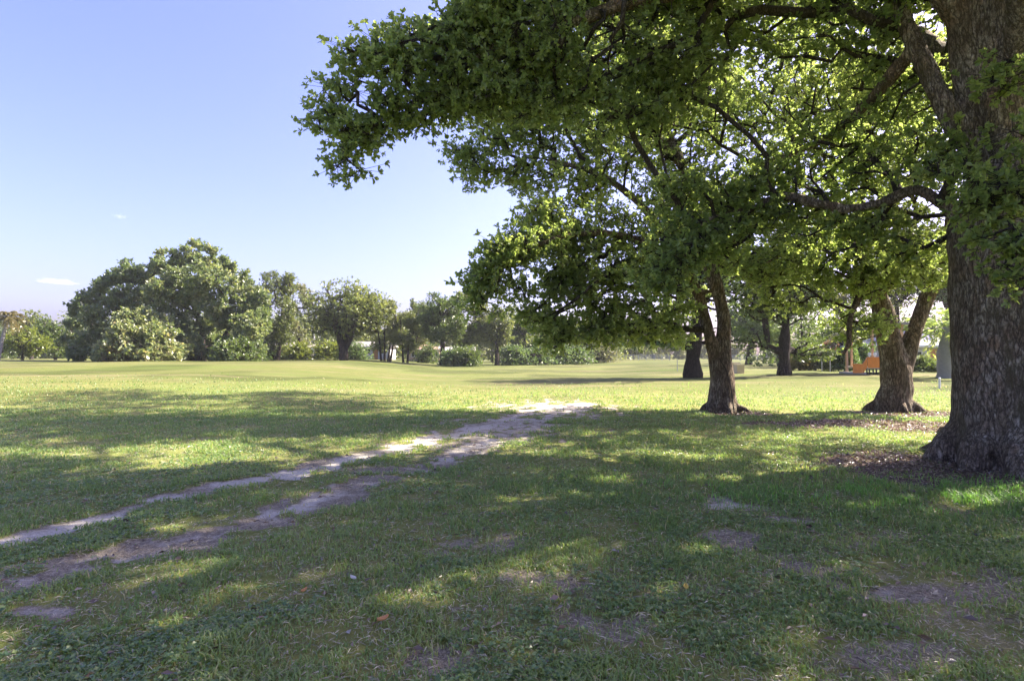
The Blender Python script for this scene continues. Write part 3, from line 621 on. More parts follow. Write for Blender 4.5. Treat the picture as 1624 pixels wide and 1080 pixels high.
#@@FAR
# ------------------------------------------------------------------ trees further off
def foot_at(px, Y): x = (px - 812) / FPX * Y; return (x, Y, gz(x, Y))
def lobes(c, rx, ry, rz, n, rng, k, frac=.42, low=-.5):
    """a crown of n lobes spread over an ellipsoid"""
    out = [(np.array(c), (rx * .55, ry * .55, rz * .6), int(k * .5))]
    for i in range(n):
        v = unit(rng.normal(0, 1, 3)); v[2] = abs(v[2]) * (1 if rng.uniform() > (.35 if low > -.8 else .5) else low)
        r_ = frac * rng.uniform(.65, 1.15)
        out.append((np.array(c) + v * np.array((rx, ry, rz)) * (1 - r_ * .8) * rng.uniform(.8, 1.05), (rx * r_, ry * r_, max(rz, .6 * rx) * r_), int(k / n * 1.3 * (r_ / frac) ** 2) + 2))
    return out
def far_tree(name, label, px, Y, top, halfw, mat, seed, cat='tree', group=None, clear=.22, stems=1, lean=0, trunk_r=None, n=9, k=150, size=.34, per=3, nleaf=6,
             bark='bark_far', depth=.9, base_z=None, shape=1.0, extra=None, tb=0.0, spread=.5, up=.5, gap=0.0):
    """px: photo column of the trunk, Y: distance, top: photo row of the crown top, halfw: half crown width in photo pixels"""
    rng = np.random.default_rng(seed); clear, k, halfw = (clear * .62, int(k * 1.5), halfw * 1.08) if Y > 60 else (clear, k, halfw)
    if group == GR: halfw, k = halfw * 1.2, int(k * 1.35)
    x = (px - 812) / FPX * Y; z0 = gz(x, Y) if base_z is None else base_z
    H = float(at(px, top, Y)[2]) - z0; rx = halfw / FPX * Y
    root = empty(name, (x, Y, z0)); tag(root, label, cat, group)
    zc0 = H * clear; rz = (H - zc0) / 2; cz = z0 + zc0 + rz * shape
    bl = lobes((x + lean * H, Y, cz), rx, rx * depth, rz, n, rng, k, low=-.5 if clear > .12 else -1)
    if clear < .06:
        m_ = int(6 + rx); bl += [((x + rx * .82 * math.cos(a_), Y + rx * depth * .82 * math.sin(a_), z0 + .16 * H), (rx * .34, rx * .34, .20 * H), int(k * .07)) for a_ in np.linspace(0, 2 * math.pi, m_, endpoint=False) + rng.uniform(0, 1)]
    for e in (extra or []): bl.append(e)
    T = blob_points(bl, rng); T[:, 2] = np.clip(T[:, 2], z0 + max(.3, zc0 * .7), z0 + H * 1.02)
    tr = trunk_r or max(.12, H * .028); S = []
    for s in range(stems):
        a = rng.uniform(0, 2 * math.pi) if stems > 1 else 0; sp = (.16 * H if stems > 1 else .02 * H)
        dx, dy = math.cos(a) * sp, math.sin(a) * sp
        ht = max(zc0 * 1.15, H * .5) if stems == 1 else H * rng.uniform(.45, .6)
        P, rr = spline([(x + dx * .08, Y + dy * .08, z0 - .2), (x + dx * .15, Y + dy * .15, z0 + .12 * H), (x + dx * .5 + lean * H * .3, Y + dy * .5, z0 + ht * .6), (x + dx + lean * H * .6, Y + dy, z0 + ht)],
                       [tr * (1.3 if stems == 1 else .9), tr * (1.0 if stems == 1 else .7), tr * .86 * (1 if stems == 1 else .75), tr * .5], .5)
        S.append((P, rr))
    A_, par, rad, cnt, ns, tips = grow(S, T, rng, seg=.8, r_tip=.03, up=.06)
    mb = MB()
    for P, rr in S:
        V, F = tube(P, rr * (1 + .12 * np.sin(np.arange(len(P)) * 1.7 + seed)), 10); V = V + (fbm(V * 1.6, seed, 2)[:, None] - .5) * tr * .35; mb.add(V, F)
    bmx = branch_mesh(A_, par, rad, cnt, ns, rmin=.035)
    for v, f in zip(bmx.V, [None] * len(bmx.V)): pass
    if bmx.V: mb.add(np.concatenate(bmx.V), np.concatenate(bmx.F[4]))
    mb.build('trunk', M[bark], root, True)
    Td = unit(A_[tips] - A_[par[tips]])
    (V, F, t), _ = sprigs(A_[tips], Td, rng, per, spread, nleaf, size, .62, simple=True, up=up, tbias=tb, gap=gap)
    mesh_np('crown', V, F, M[mat], root, {'tint': ('FACE', t)})
    return root
GL, GR, GB = 'trees along the far left of the lawn', 'row of trees beyond the lawn', 'bushes at the foot of the tree row'
# the big rounded fig and what crowds it
ft = far_tree
def lobe_tree(name, label, Y, px, lobes_px, mat, seed, size, per, nleaf, spread, group, tb=0.0, bark='bark_dark', stems=((0, 0),), tr=.4, up=.2, mix=.35):
    rng = np.random.default_rng(seed); x0, _, z0 = foot_at(px, Y); root = empty(name, (x0, Y, z0)); tag(root, label, 'tree', group)
    bl = []
    for (qx, qy, dY, r, k) in lobes_px:
        c_ = at(qx, qy, Y + dY); r = r * Y / FPX; bl.append((c_, (r, r * .9, r * .85), k))
    T = blob_points(bl, rng); T = T[T[:, 2] > z0 + .15]; S = []
    for sx, sy in stems:
        P, rr = spline([(x0 + sx * .6, Y + sy, z0 - .2), (x0 + sx * .8, Y + sy, z0 + 1.2), (x0 + sx, Y + sy * 1.2, z0 + 3.0), (x0 + sx * 1.5, Y + sy * 1.4, z0 + 5.5)], [tr * 1.4, tr, tr * .8, tr * .4], .5); S.append((P, rr))
    A_, par, rad, cnt, ns, tips = grow(S, T, rng, seg=.9, r_tip=.025, up=.05)
    mb = MB()
    for P, rr in S: mb.tube(P, rr, 10)
    bx = branch_mesh(A_, par, rad, cnt, ns, rmin=.04)
    if bx.V: mb.add(np.concatenate(bx.V), np.concatenate(bx.F[4]))
    mb.build('trunk', M[bark], root, True)
    cl = np.array([np.random.default_rng(int(seed * 1000 + i)).uniform(-.5, .5) for i in range(len(bl))])
    (V, F, t), _ = sprigs(A_[tips], unit(A_[tips] - A_[par[tips]]), rng, per, spread, nleaf, size, .55, simple=True, up=up, tbias=tb, tmix=mix)
    mesh_np('crown', V, F, M[mat], root, {'tint': ('FACE', t)})
    return root
_q = np.random.default_rng(5)
def edge_lobes(outline, r0, k, dy=0):
    return [(x + _q.normal(0, 4), y + _q.normal(0, 3), _q.uniform(-2.5, 2) + dy, r0 * _q.uniform(.7, 1.25), k) for x, y in outline]
fig_l = edge_lobes([(255, 425), (280, 412), (308, 408), (335, 414), (362, 428), (385, 446), (402, 466), (232, 440), (412, 492), (416, 520)], 17, 44)
fig_l += edge_lobes([(250, 455), (285, 440), (320, 440), (352, 455), (380, 480), (395, 515), (300, 470), (335, 485), (265, 485), (365, 510), (400, 545)], 24, 70, -2.5)
fig_l += edge_lobes([(255, 515), (290, 505), (330, 520), (365, 545), (300, 545), (340, 555), (270, 550), (395, 560), (240, 545)], 21, 56, -2)
fig_l += [(x + _q.normal(0, 5), y - _q.uniform(2, 9), _q.uniform(-2, 2), _q.uniform(3.5, 6), 6) for x, y in ((245, 418), (262, 408), (276, 402), (290, 398), (304, 393), (318, 396), (330, 400), (345, 405), (358, 414), (372, 426), (388, 438), (402, 455))]
fig_l += edge_lobes([(240, 470), (225, 460), (215, 480), (340, 535), (375, 555), (310, 560)], 20, 50, 1)
lobe_tree('fig_tree', 'very large domed dark fig tree left of the tree row, tallest crown on that side', 79, 320, fig_l, 'leaf_fig', 1, .46, 4, 8, .34, GL, .02, stems=((0, 0), (-3, 1), (3, 0), (5, 1), (-5, 0)), tr=.5)
fig_l = edge_lobes([(210, 430), (185, 446), (163, 460), (145, 475), (128, 492), (117, 512), (112, 540), (225, 440)], 15, 40)
fig_l += edge_lobes([(205, 465), (178, 485), (150, 505), (140, 540), (170, 520), (200, 500), (160, 555), (125, 558), (190, 550), (215, 540)], 20, 56, -2)
fig_l += [(x + _q.normal(0, 4), y - _q.uniform(2, 8), _q.uniform(-2, 2), _q.uniform(3.5, 5.5), 6) for x, y in ((222, 428), (205, 424), (190, 434), (176, 444), (165, 450), (150, 462), (138, 474), (128, 482), (115, 500), (106, 515))]
lobe_tree('fig_tree', 'lower dark fig sloping down from the left flank of the largest domed crown', 80, 165, fig_l, 'leaf_fig', 2, .46, 4, 8, .34, GL, -.10, stems=((0, 0), (-2, 1), (2, 0)), tr=.4)
ft('fig_tree', 'pale leaved lower fig lobe in front of the largest domed crown', 228, 71, 478, 52, 'leaf_fig', 3, clear=.02, stems=3, n=12, k=360, size=.42, per=3, nleaf=7, shape=.85, up=.2, group=GL, bark='bark_dark', tb=.14)
ft('shrub', 'small yellowish shrub at the left foot of the dark fig', 187, 68, 545, 18, 'leaf_bronze', 4, 'shrub', clear=.02, stems=3, n=6, k=70, size=.26, group=GL, tb=.1)
ft('shrub', 'bright green shrub at the right foot of the largest domed crown', 378, 70, 537, 34, 'leaf_green', 5, 'shrub', clear=.02, stems=3, n=8, k=130, size=.3, group=GL)
ft('broad_tree', 'bright yellow green rounded tree right of the leaning palm', 36, 86, 516, 34, 'leaf_yellow', 6, clear=.12, n=10, k=200, size=.32, group=GL)
ft('broad_tree', 'taller green tree rising behind the yellow green one beside the palm', 50, 104, 492, 34, 'leaf_olive', 7, clear=.3, n=9, k=170, size=.36, group=GL)
ft('broad_tree', 'mid green tree filling the gap before the dark fig slope', 88, 92, 500, 28, 'leaf_green', 8, clear=.1, n=9, k=190, size=.33, group=GL)
def row_tree(label, px, Y, top, halfw, mat, seed, bottom=548, n=20, k=26, name='broad_tree', stems=((0, 0),), tr=.32, size=.30, tb=0.0, group=GR, bark='bark_dark', lean=0, gap=.0):
    q = np.random.default_rng(seed); L = []
    for i in range(n):
        t = (i + q.uniform(0, 1)) / n; prof = (math.sin(math.pi * min(1, .16 + t * .84)) ** .6) if t < .55 else 1 - .35 * (t - .55) / .45
        r = halfw * q.uniform(.26, .42); side = q.uniform(-1, 1); side = math.copysign(abs(side) ** .6, side)
        L.append((px + lean * (1 - t) + side * max(0, halfw * prof - r * .6), top + r * .7 + (bottom - top - r * 1.4) * t, q.uniform(-2.2, 2.0), r, int(k * (r / halfw / .34) ** 2) + 3))
    for i in range(7): L.append((px + lean + q.normal(0, halfw * .35), top + q.uniform(-3, 10), q.uniform(-1, 1), halfw * .16, 6))
    lobe_tree(name, label, Y, px, L, mat, seed, size, 4, 7, .36, group, tb, bark, stems, tr, .35, .4)
row_tree('tall grey green loose tree just right of the largest domed crown', 432, 88, 433, 40, 'leaf_row', 9, 556, 24, 24, stems=((0, 0), (1.2, 0)), tb=-.04)
row_tree('thin silvery tree with sky showing through, left of the dark trunk', 474, 98, 452, 26, 'leaf_grey', 10, 552, 14, 15)
ft('broad_tree', 'round topped tree on a dark forked trunk, nearest in the far row', 545, 84, 447, 62, 'leaf_olive', 11, clear=.20, n=18, k=430, size=.30, group=GR, stems=4, bark='bark_dark', trunk_r=.55, depth=.85, gap=.20,
   extra=[(at(500, 520, 84), (2.2, 2, 2), 40), (at(590, 500, 84), (2.2, 2, 2.4), 50), (at(530, 460, 84), (2.0, 2, 1.6), 40), (at(560, 458, 84), (1.8, 2, 1.4), 34), (at(500, 480, 84), (2.0, 2, 1.8), 40), (at(590, 475, 84), (1.6, 2, 1.4), 30)])
row_tree('pale yellow green many stemmed tree before the white house', 610, 88, 477, 34, 'leaf_row', 12, 560, 18, 22, stems=((-.8, 0), (0, 0), (.8, .3), (1.4, 0)), tr=.16, tb=.16)
row_tree('short spreading tree before the red roofed house', 643, 87, 500, 22, 'leaf_row', 13, 562, 14, 18, stems=((-.5, 0), (.5, 0)), tr=.14, tb=.04)
row_tree('upright tree with an olive top rising behind the red roof', 660, 106, 480, 26, 'leaf_row', 14, 548, 16, 24, tb=-.04)
row_tree('dark tree on an ivy wrapped trunk right of the red roofed house', 702, 84, 470, 38, 'leaf_green', 15, 545, 20, 26, tr=.42, tb=-.05)
row_tree('tall pale olive tree partly behind the hanging branch', 744, 88, 461, 34, 'leaf_row', 16, 556, 20, 24, tb=.05)
row_tree('light green tree below the tip of the hanging branch', 788, 88, 493, 32, 'leaf_row', 17, 552, 18, 22, tb=.12)
row_tree('dark tree with low foliage left of the skirt of hanging leaves', 832, 96, 498, 32, 'leaf_green', 18, 572, 20, 24)
row_tree('tree behind the skirt of hanging leaves, dark foliage to the ground', 880, 100, 505, 36, 'leaf_green', 19, 574, 20, 26, tb=-.05)
row_tree('grey green tree standing second left of the gap in the far row', 922, 102, 512, 32, 'leaf_row', 20, 574, 18, 24, tb=-.1)
row_tree('blue green rounded tree at the end of the far row by the gap', 960, 108, 520, 30, 'leaf_green', 21, 574, 18, 24)
ft('broad_tree', 'small pale distant tree right of the gap in the far row', 1005, 150, 543, 28, 'leaf_olive', 22, clear=.15, n=8, k=130, size=.45, group=GR)
ft('broad_tree', 'pale distant tree straight behind the oldest leaning trunk', 1062, 155, 535, 34, 'leaf_grey', 23, clear=.2, n=8, k=130, size=.45, group=GR)
for s, (px, Y, top, hw, mt, lb) in enumerate([
    (476, 90, 548, 14, 'leaf_yellow', 'yellow bush beside the white house with dark openings'), (520, 92, 545, 26, 'leaf_yellow', 'pale bush right of the blue slide'), (562, 92, 545, 18, 'leaf_dark', 'dark bush behind the forked dark trunk'),
    (676, 98, 548, 12, 'leaf_green', 'green bush against the red roofed house'), (720, 82, 556, 14, 'leaf_dark', 'dark bush right of the ivy wrapped trunk'), (742, 81, 552, 12, 'leaf_green', 'mid green bush around the pale olive tree trunk'),
    (815, 90, 552, 16, 'leaf_dark', 'blackish bush under the light green tree'), (850, 92, 548, 24, 'leaf_dark', 'wide dark thicket in shade behind the hanging leaves'), (905, 96, 550, 28, 'leaf_dark', 'low dark bush left of the grey green tree'), (945, 104, 545, 26, 'leaf_grey', 'pale grey bush at the foot of the blue green tree'),
    (450, 92, 552, 12, 'leaf_olive', 'olive bush in front of the white house with dark openings'), (405, 86, 540, 22, 'leaf_dark', 'dark bush between the fig and the grey green tree')]):
    ft('bush', lb, px, Y, top - 4, hw * 1.15, mt, 60 + s, 'bush', group=GB, clear=.03, stems=3, n=12, k=120, size=.27, bark='bark_dark', gap=.36, spread=.7)
def wood(name, label, px0, px1, Y0, Y1, top, mat, n, seed, size):
    rng = np.random.default_rng(seed); root = empty(name, foot_at((px0 + px1) / 2, Y0)); tag(root, label, 'wood', kind='stuff'); bl, mb = [], MB()
    for i in range(n):
        px, Y = px0 + (px1 - px0) * (i + rng.uniform(.1, .9)) / n, rng.uniform(Y0, Y1); x = (px - 812) / FPX * Y; z0 = gz(x, Y)
        H = float(at(px, top + rng.normal(0, 10), Y)[2]) - z0; r = H * rng.uniform(.35, .5)
        bl += lobes((x, Y, z0 + H * .54), r, r, H * .46, 6, rng, 110, low=-1) + [((x + rng.uniform(-2, 2), Y - 1, z0 + H * .15), (r * 1.1, r, H * .2), 50)]
        P, rr = spline([(x, Y, z0 - .3), (x + rng.normal(0, .2), Y, z0 + H * .3), (x, Y, z0 + H * .7)], [.28, .2, .08], .8); mb.tube(P, rr, 8)
    T = blob_points(bl, rng); T = T[T[:, 2] > .4]
    (V, F, t), _ = sprigs(T, rng.normal(0, 1, T.shape), rng, 2, .6, 6, size, .62, simple=True)
    mesh_np('foliage', V, F, M[mat], root, {'tint': ('FACE', t)}); mb.build('trunks', M['bark_far'], root, True)
wood('distant_wood', 'mass of olive green trees filling in behind the far row and its houses', 120, 975, 122, 150, 496, 'leaf_olive', 50, 501, .50)
wood('distant_wood', 'pale hazy mass of trees far away across the right of the lawn', 985, 1420, 165, 210, 545, 'leaf_grey', 20, 502, .60)
wood('distant_wood', 'mass of green trees far behind the leaning palm and yellow green tree', -70, 130, 120, 150, 512, 'leaf_green', 9, 503, .50)
wood('distant_wood', 'bright green trees and shrubs crowding behind the porch and the grey roofed house', 1235, 1570, 62, 80, 490, 'leaf_green', 16, 504, .30)
# old trees further along the right side
GO = 'old trees in the middle distance'
ft('old_tree', 'old dark tree with a thick trunk leaning right, left of the slender forked trunk', 1098, 39, 330, 120, 'leaf_dark', 31, group=GO, clear=.30, n=16, k=520, size=.20, per=4, nleaf=7, bark='bark_dark', trunk_r=.50, lean=.05, spread=.4, depth=1.0, base_z=-.02, tb=.12,
   extra=[(at(1040, 520, 38), (2.2, 2, 1.0), 60), (at(1060, 560, 38), (1.4, 1.4, .7), 26), (at(1150, 540, 40), (1.6, 1.6, 1.2), 40), (at(1010, 545, 38), (1.0, 1.0, .7), 20)])
ft('old_tree', 'straight dark trunked tree standing alone between the two forked trees', 1243, 39, 380, 88, 'leaf_green', 32, group=GO, clear=.24, n=14, k=420, size=.20, per=4, nleaf=7, bark='bark_dark', trunk_r=.38, spread=.4, base_z=.0, gap=.2,
   extra=[(at(1280, 560, 40), (1.5, 1.4, 1.2), 60), (at(1200, 540, 39), (1.2, 1.2, .6), 24), (at(1300, 575, 41), (.9, .9, .7), 20)])
ft('old_tree', 'distant blue green tree with a forked trunk behind the two beige boxes', 1186, 72, 470, 42, 'leaf_dark', 33, group=GO, clear=.3, n=10, k=260, size=.28, bark='bark_dark', stems=2, trunk_r=.5, tb=.1)
ft('old_tree', 'distant pale tree just right of the blue green forked one', 1212, 84, 480, 34, 'leaf_grey', 34, group=GO, clear=.25, n=10, k=220, size=.3, gap=.2)
ft('old_tree', 'airy pale tree behind the clipped bushes, sky showing through', 1335, 58, 420, 60, 'leaf_grey', 35, group=GO, clear=.4, n=12, k=240, size=.22, gap=.35)
ft('old_tree', 'green tree behind the porch, seen between the trunks on the right', 1420, 60, 380, 70, 'leaf_olive', 36, group=GO, clear=.3, n=12, k=300, size=.24, gap=.2)
ft('old_tree', 'green tree above the grey roof, left of the massive trunk', 1500, 56, 390, 60, 'leaf_green', 37, group=GO, clear=.4, n=12, k=300, size=.24, gap=.2)
for s, (px, Y, top, hw, mt, lb) in enumerate([
    (1268, 46, 553, 16, 'leaf_bronze', 'bronze leaved bush right of the straight dark trunk'), (1292, 46, 552, 18, 'leaf_grey', 'pale rounded bush next to the bronze one'), (1318, 45, 556, 16, 'leaf_olive', 'olive bush left of the dark hedge bush'), (1340, 44, 548, 16, 'leaf_dark', 'dark bush at the left end of the porch'),
    (1312, 60, 535, 18, 'leaf_pink', 'pinkish flowering bush above the pale bushes'), (1462, 41, 566, 22, 'leaf_green', 'leafy green bush below the grey roof'), (1484, 42, 569, 20, 'leaf_olive', 'small olive bush beside the grey palm trunk'), (1366, 48, 540, 24, 'leaf_dark', 'dark bush behind the porch posts')]):
    ft('bush', lb, px, Y, top, hw, mt, 90 + s, 'bush', group='bushes along the right side', clear=.02, stems=3, n=8, k=150, size=.15, per=4, spread=.22)

#@@OBJECTS
# ------------------------------------------------------------------ palms
def palm(name, label, foot, head, r0, r1, nf, flen, mat, bark, seed, droop=.9, skirt=True, bulge=0):
    rng = np.random.default_rng(seed); root = empty(name, foot); tag(root, label, 'palm')
    f, h = np.array(foot), np.array(head); mid = (f + h) / 2 + np.array(((h - f)[0] * -.12, 0, 0))
    P, rr = spline([f - (0, 0, .2), f + (0, 0, .3), mid, h], [r0 * 1.25, r0, r0 * (1 + bulge), r1], .25)
    rr = rr * (1 + .05 * np.sin(np.arange(len(rr)) * 2.2)); MB().tube(P, rr, 14).build('trunk', M[bark], root, True)
    Vs, Fs, ts, n0 = [], [], [], 0
    for i in range(nf):
        a = rng.uniform(0, 2 * math.pi); e = rng.uniform(-.75, 1.25); L = flen * rng.uniform(.75, 1.1)
        d = np.array((math.cos(a) * math.cos(e), math.sin(a) * math.cos(e), math.sin(e)))
        s = np.linspace(0, 1, 9)[:, None]; path = h + d * L * s + np.array((0, 0, -1)) * droop * L * .45 * s ** 2
        B = np.repeat(path[2:], 6, 0); dd = np.gradient(path, axis=0)[2:]; dd = np.repeat(unit(dd), 6, 0)
        sd = unit(np.cross(dd, (0, 0, 1.0))) * np.tile([1, -1], len(B) // 2)[:, None]
        D = dd * .7 + sd * 1.0 + np.array((0, 0, -.35)) + rng.normal(0, .15, B.shape)
        V, F, t = leaves(B, D, L * .34 * rng.uniform(.7, 1.1, len(B)), rng, .16, .6, True, np.full(len(B), (.75 if e < -.3 else .45)) + rng.uniform(-.2, .2, len(B)))
        Vs.append(V); Fs.append(F + n0); ts.append(t); n0 += len(V)
    mesh_np('crown', np.concatenate(Vs), np.concatenate(Fs), M[mat], root, {'tint': ('FACE', np.clip(np.concatenate(ts), 0, 1))})
    return root
palm('palm_tree', 'shaggy palm with a thin leaning trunk at the left edge', foot_at(-2, 74), tuple(at(13, 503, 74)), .2, .15, 46, 1.9, 'leaf_bronze', 'palm_grey', 5, 1.1)
palm('palm_tree', 'smooth grey bulging palm trunk beside the massive trunk at right', foot_at(1499, 35), tuple(at(1503, 518, 35)), .44, .17, 24, 2.2, 'leaf_mid', 'palm_grey', 6, .7, bulge=.12)
palm('palm_tree', 'small feathery palm above the bushes left of the porch', foot_at(1345, 52), tuple(at(1344, 530, 52)), .10, .08, 20, 1.5, 'leaf_grey', 'palm_grey', 7, .8)

# ------------------------------------------------------------------ houses
M['white_wall'] = plain_mat('white_wall', (0.518, 0.511, 0.490), .8, .06); M['peach_wall'] = plain_mat('peach_wall', (0.446, 0.331, 0.238), .8, .08)
M['pink_roof'] = plain_mat('pink_roof', (.40, .24, .20), .85, .18, 9); M['grey_roof'] = plain_mat('grey_roof', (.36, .35, .34), .85, .10, 9)
M['tan_roof'] = plain_mat('tan_roof', (.24, .22, .20), .85, .15, 9)
M['glass'] = plain_mat('glass', (.03, .035, .04), .12, .1, 2, bump=0); M['trim'] = plain_mat('trim', (.78, .77, .74), .6, .04)
M['orange_wood'] = plain_mat('orange_wood', (.64, .22, .03), .6, .22, 5); M['tan_wood'] = plain_mat('tan_wood', (.50, .33, .19), .7, .15, 5)
M['door_wood'] = plain_mat('door_wood', (.48, .22, .08), .6, .12); M['black_metal'] = plain_mat('black_metal', (.03, .03, .032), .5, .2)
M['beige_paint'] = plain_mat('beige_paint', (.50, .43, .30), .6, .08); M['white_paint'] = plain_mat('white_paint', (.80, .80, .78), .5, .04)
M['blue_plastic'] = plain_mat('blue_plastic', (.03, .12, .42), .35, .1); M['grey_metal'] = plain_mat('grey_metal', (.36, .37, .38), .45, .1, metal=.6)
M['concrete'] = plain_mat('concrete', (.42, .40, .37), .9, .12)
def house(name, label, px, Y, wdt, dep, hgt, rh, wall, roof, wins=(), doors=(), hip=False, group='houses beyond the lawn', base=None):
    x = (px - 812) / FPX * Y; z = gz(x, Y) if base is None else base
    root = empty(name, (x, Y, z)); tag(root, label, 'house', group)
    x0, x1, y0, y1 = x - wdt / 2, x + wdt / 2, Y, Y + dep
    # front wall in strips round the openings
    w_ = MB(); ops = sorted([(a, a + ww, zb, zb + hh) for a, zb, ww, hh in wins] + [(a, a + ww, 0, hh) for a, ww, hh in doors]); cur = x0
    for a, b, c_, d in ops:
        a, b = x0 + a, x0 + b; w_.box(cur, a, y0, y0 + .2, z - .3, z + hgt)
        if c_ > 0: w_.box(a, b, y0, y0 + .2, z - .3, z + c_)
        w_.box(a, b, y0, y0 + .2, z + d, z + hgt); cur = b
    w_.box(cur, x1, y0, y0 + .2, z - .3, z + hgt); w_.box(x0, x0 + .2, y0 + .2, y1 - .2, z - .3, z + hgt); w_.box(x1 - .2, x1, y0 + .2, y1 - .2, z - .3, z + hgt); w_.box(x0, x1, y1 - .2, y1, z - .3, z + hgt)
    w_.build('wall', M[wall], root)
    o, zt = .5, z + hgt + .003; ins = (dep / 2 if hip else .0)
    ym = (y0 + y1) / 2
    V = [(x0 - o, y0 - o, zt), (x1 + o, y0 - o, zt), (x1 + o, y1 + o, zt), (x0 - o, y1 + o, zt), (x0 - o + ins, ym, zt + rh), (x1 + o - ins, ym, zt + rh),
         (x0 - o, y0 - o, zt + .16), (x1 + o, y0 - o, zt + .16), (x1 + o, y1 + o, zt + .16), (x0 - o, y1 + o, zt + .16)]
    rf = MB(); rf.add(V, [(6, 7, 5, 4), (8, 9, 4, 5), (0, 3, 2, 1), (0, 1, 7, 6), (1, 2, 8, 7), (2, 3, 9, 8), (3, 0, 6, 9)]); rf.add(V, [(7, 8, 5), (9, 6, 4)])
    r_ = rf.build('roof', M[roof], root)
    MB().box(x0 - o - .02, x1 + o + .02, y0 - o - .03, y0 - o - .003, zt - .02, zt + .17).build('fascia', M['trim'], r_)
    for a, zb, ww, hh in wins:
        f = MB(); a += x0; t = .07
        f.box(a, a + ww, y0 - .03, y0 + .1, z + zb, z + zb + t); f.box(a, a + ww, y0 - .03, y0 + .1, z + zb + hh - t, z + zb + hh)
        for q in (a, a + ww / 2 - t / 2, a + ww - t): f.box(q, q + t, y0 - .027, y0 + .097, z + zb + t, z + zb + hh - t)
        fo = f.build('window', M['trim'], root); MB().box(a + .02, a + ww - .02, y0 + .05, y0 + .07, z + zb + .02, z + zb + hh - .02).build('pane', M['glass'], fo)
    for a, ww, hh in doors:
        d_ = MB().box(x0 + a + .02, x0 + a + ww - .02, y0 + .06, y0 + .11, z, z + hh - .02).build('door', M['door_wood'], root)
        MB().box(x0 + a + ww - .18, x0 + a + ww - .12, y0 - .02, y0 + .058, z + .95, z + 1.07).build('handle', M['grey_metal'], d_)
    return root
house('house', 'white gabled house with dark windows behind the forked dark trunk', 588, 106, 6.4, 7, 2.3, 1.1, 'white_wall', 'tan_roof', [(1.9, 1.0, 1.3, 1.1), (5.0, 1.0, 1.2, 1.1)], [(3.6, .95, 2.1)])
house('house', 'peach house with a red brown roof and orange door', 671, 104, 6.0, 6, 2.2, 1.0, 'peach_wall', 'pink_roof', [(.8, .9, 1.3, 1.1), (4.6, .9, 1.3, 1.1)], [(2.6, 1.2, 2.1)], hip=True)
house('house', 'low white house between the grey green tree and the blue slide', 447, 108, 7.4, 7, 2.3, 1.0, 'white_wall', 'tan_roof', [(1.2, .9, 1.2, 1.1), (5.7, .9, 1.2, 1.1)], [(4.2, 1.0, 2.1)])
house('house', 'pale house right of the ivy wrapped trunk', 722, 106, 6.0, 6, 2.2, .9, 'white_wall', 'grey_roof', [(1.5, .9, 1.3, 1.1)], [(4.0, .95, 2.1)])
house('house', 'house with a pale grey roof beside the grey palm trunk', 1478, 50, 6.5, 7, 1.95, 1.6, 'white_wall', 'grey_roof', [(1.0, .6, 1.4, 1.0), (4.4, .6, 1.2, 1.0)], [(3.0, .9, 1.8)], hip=True)

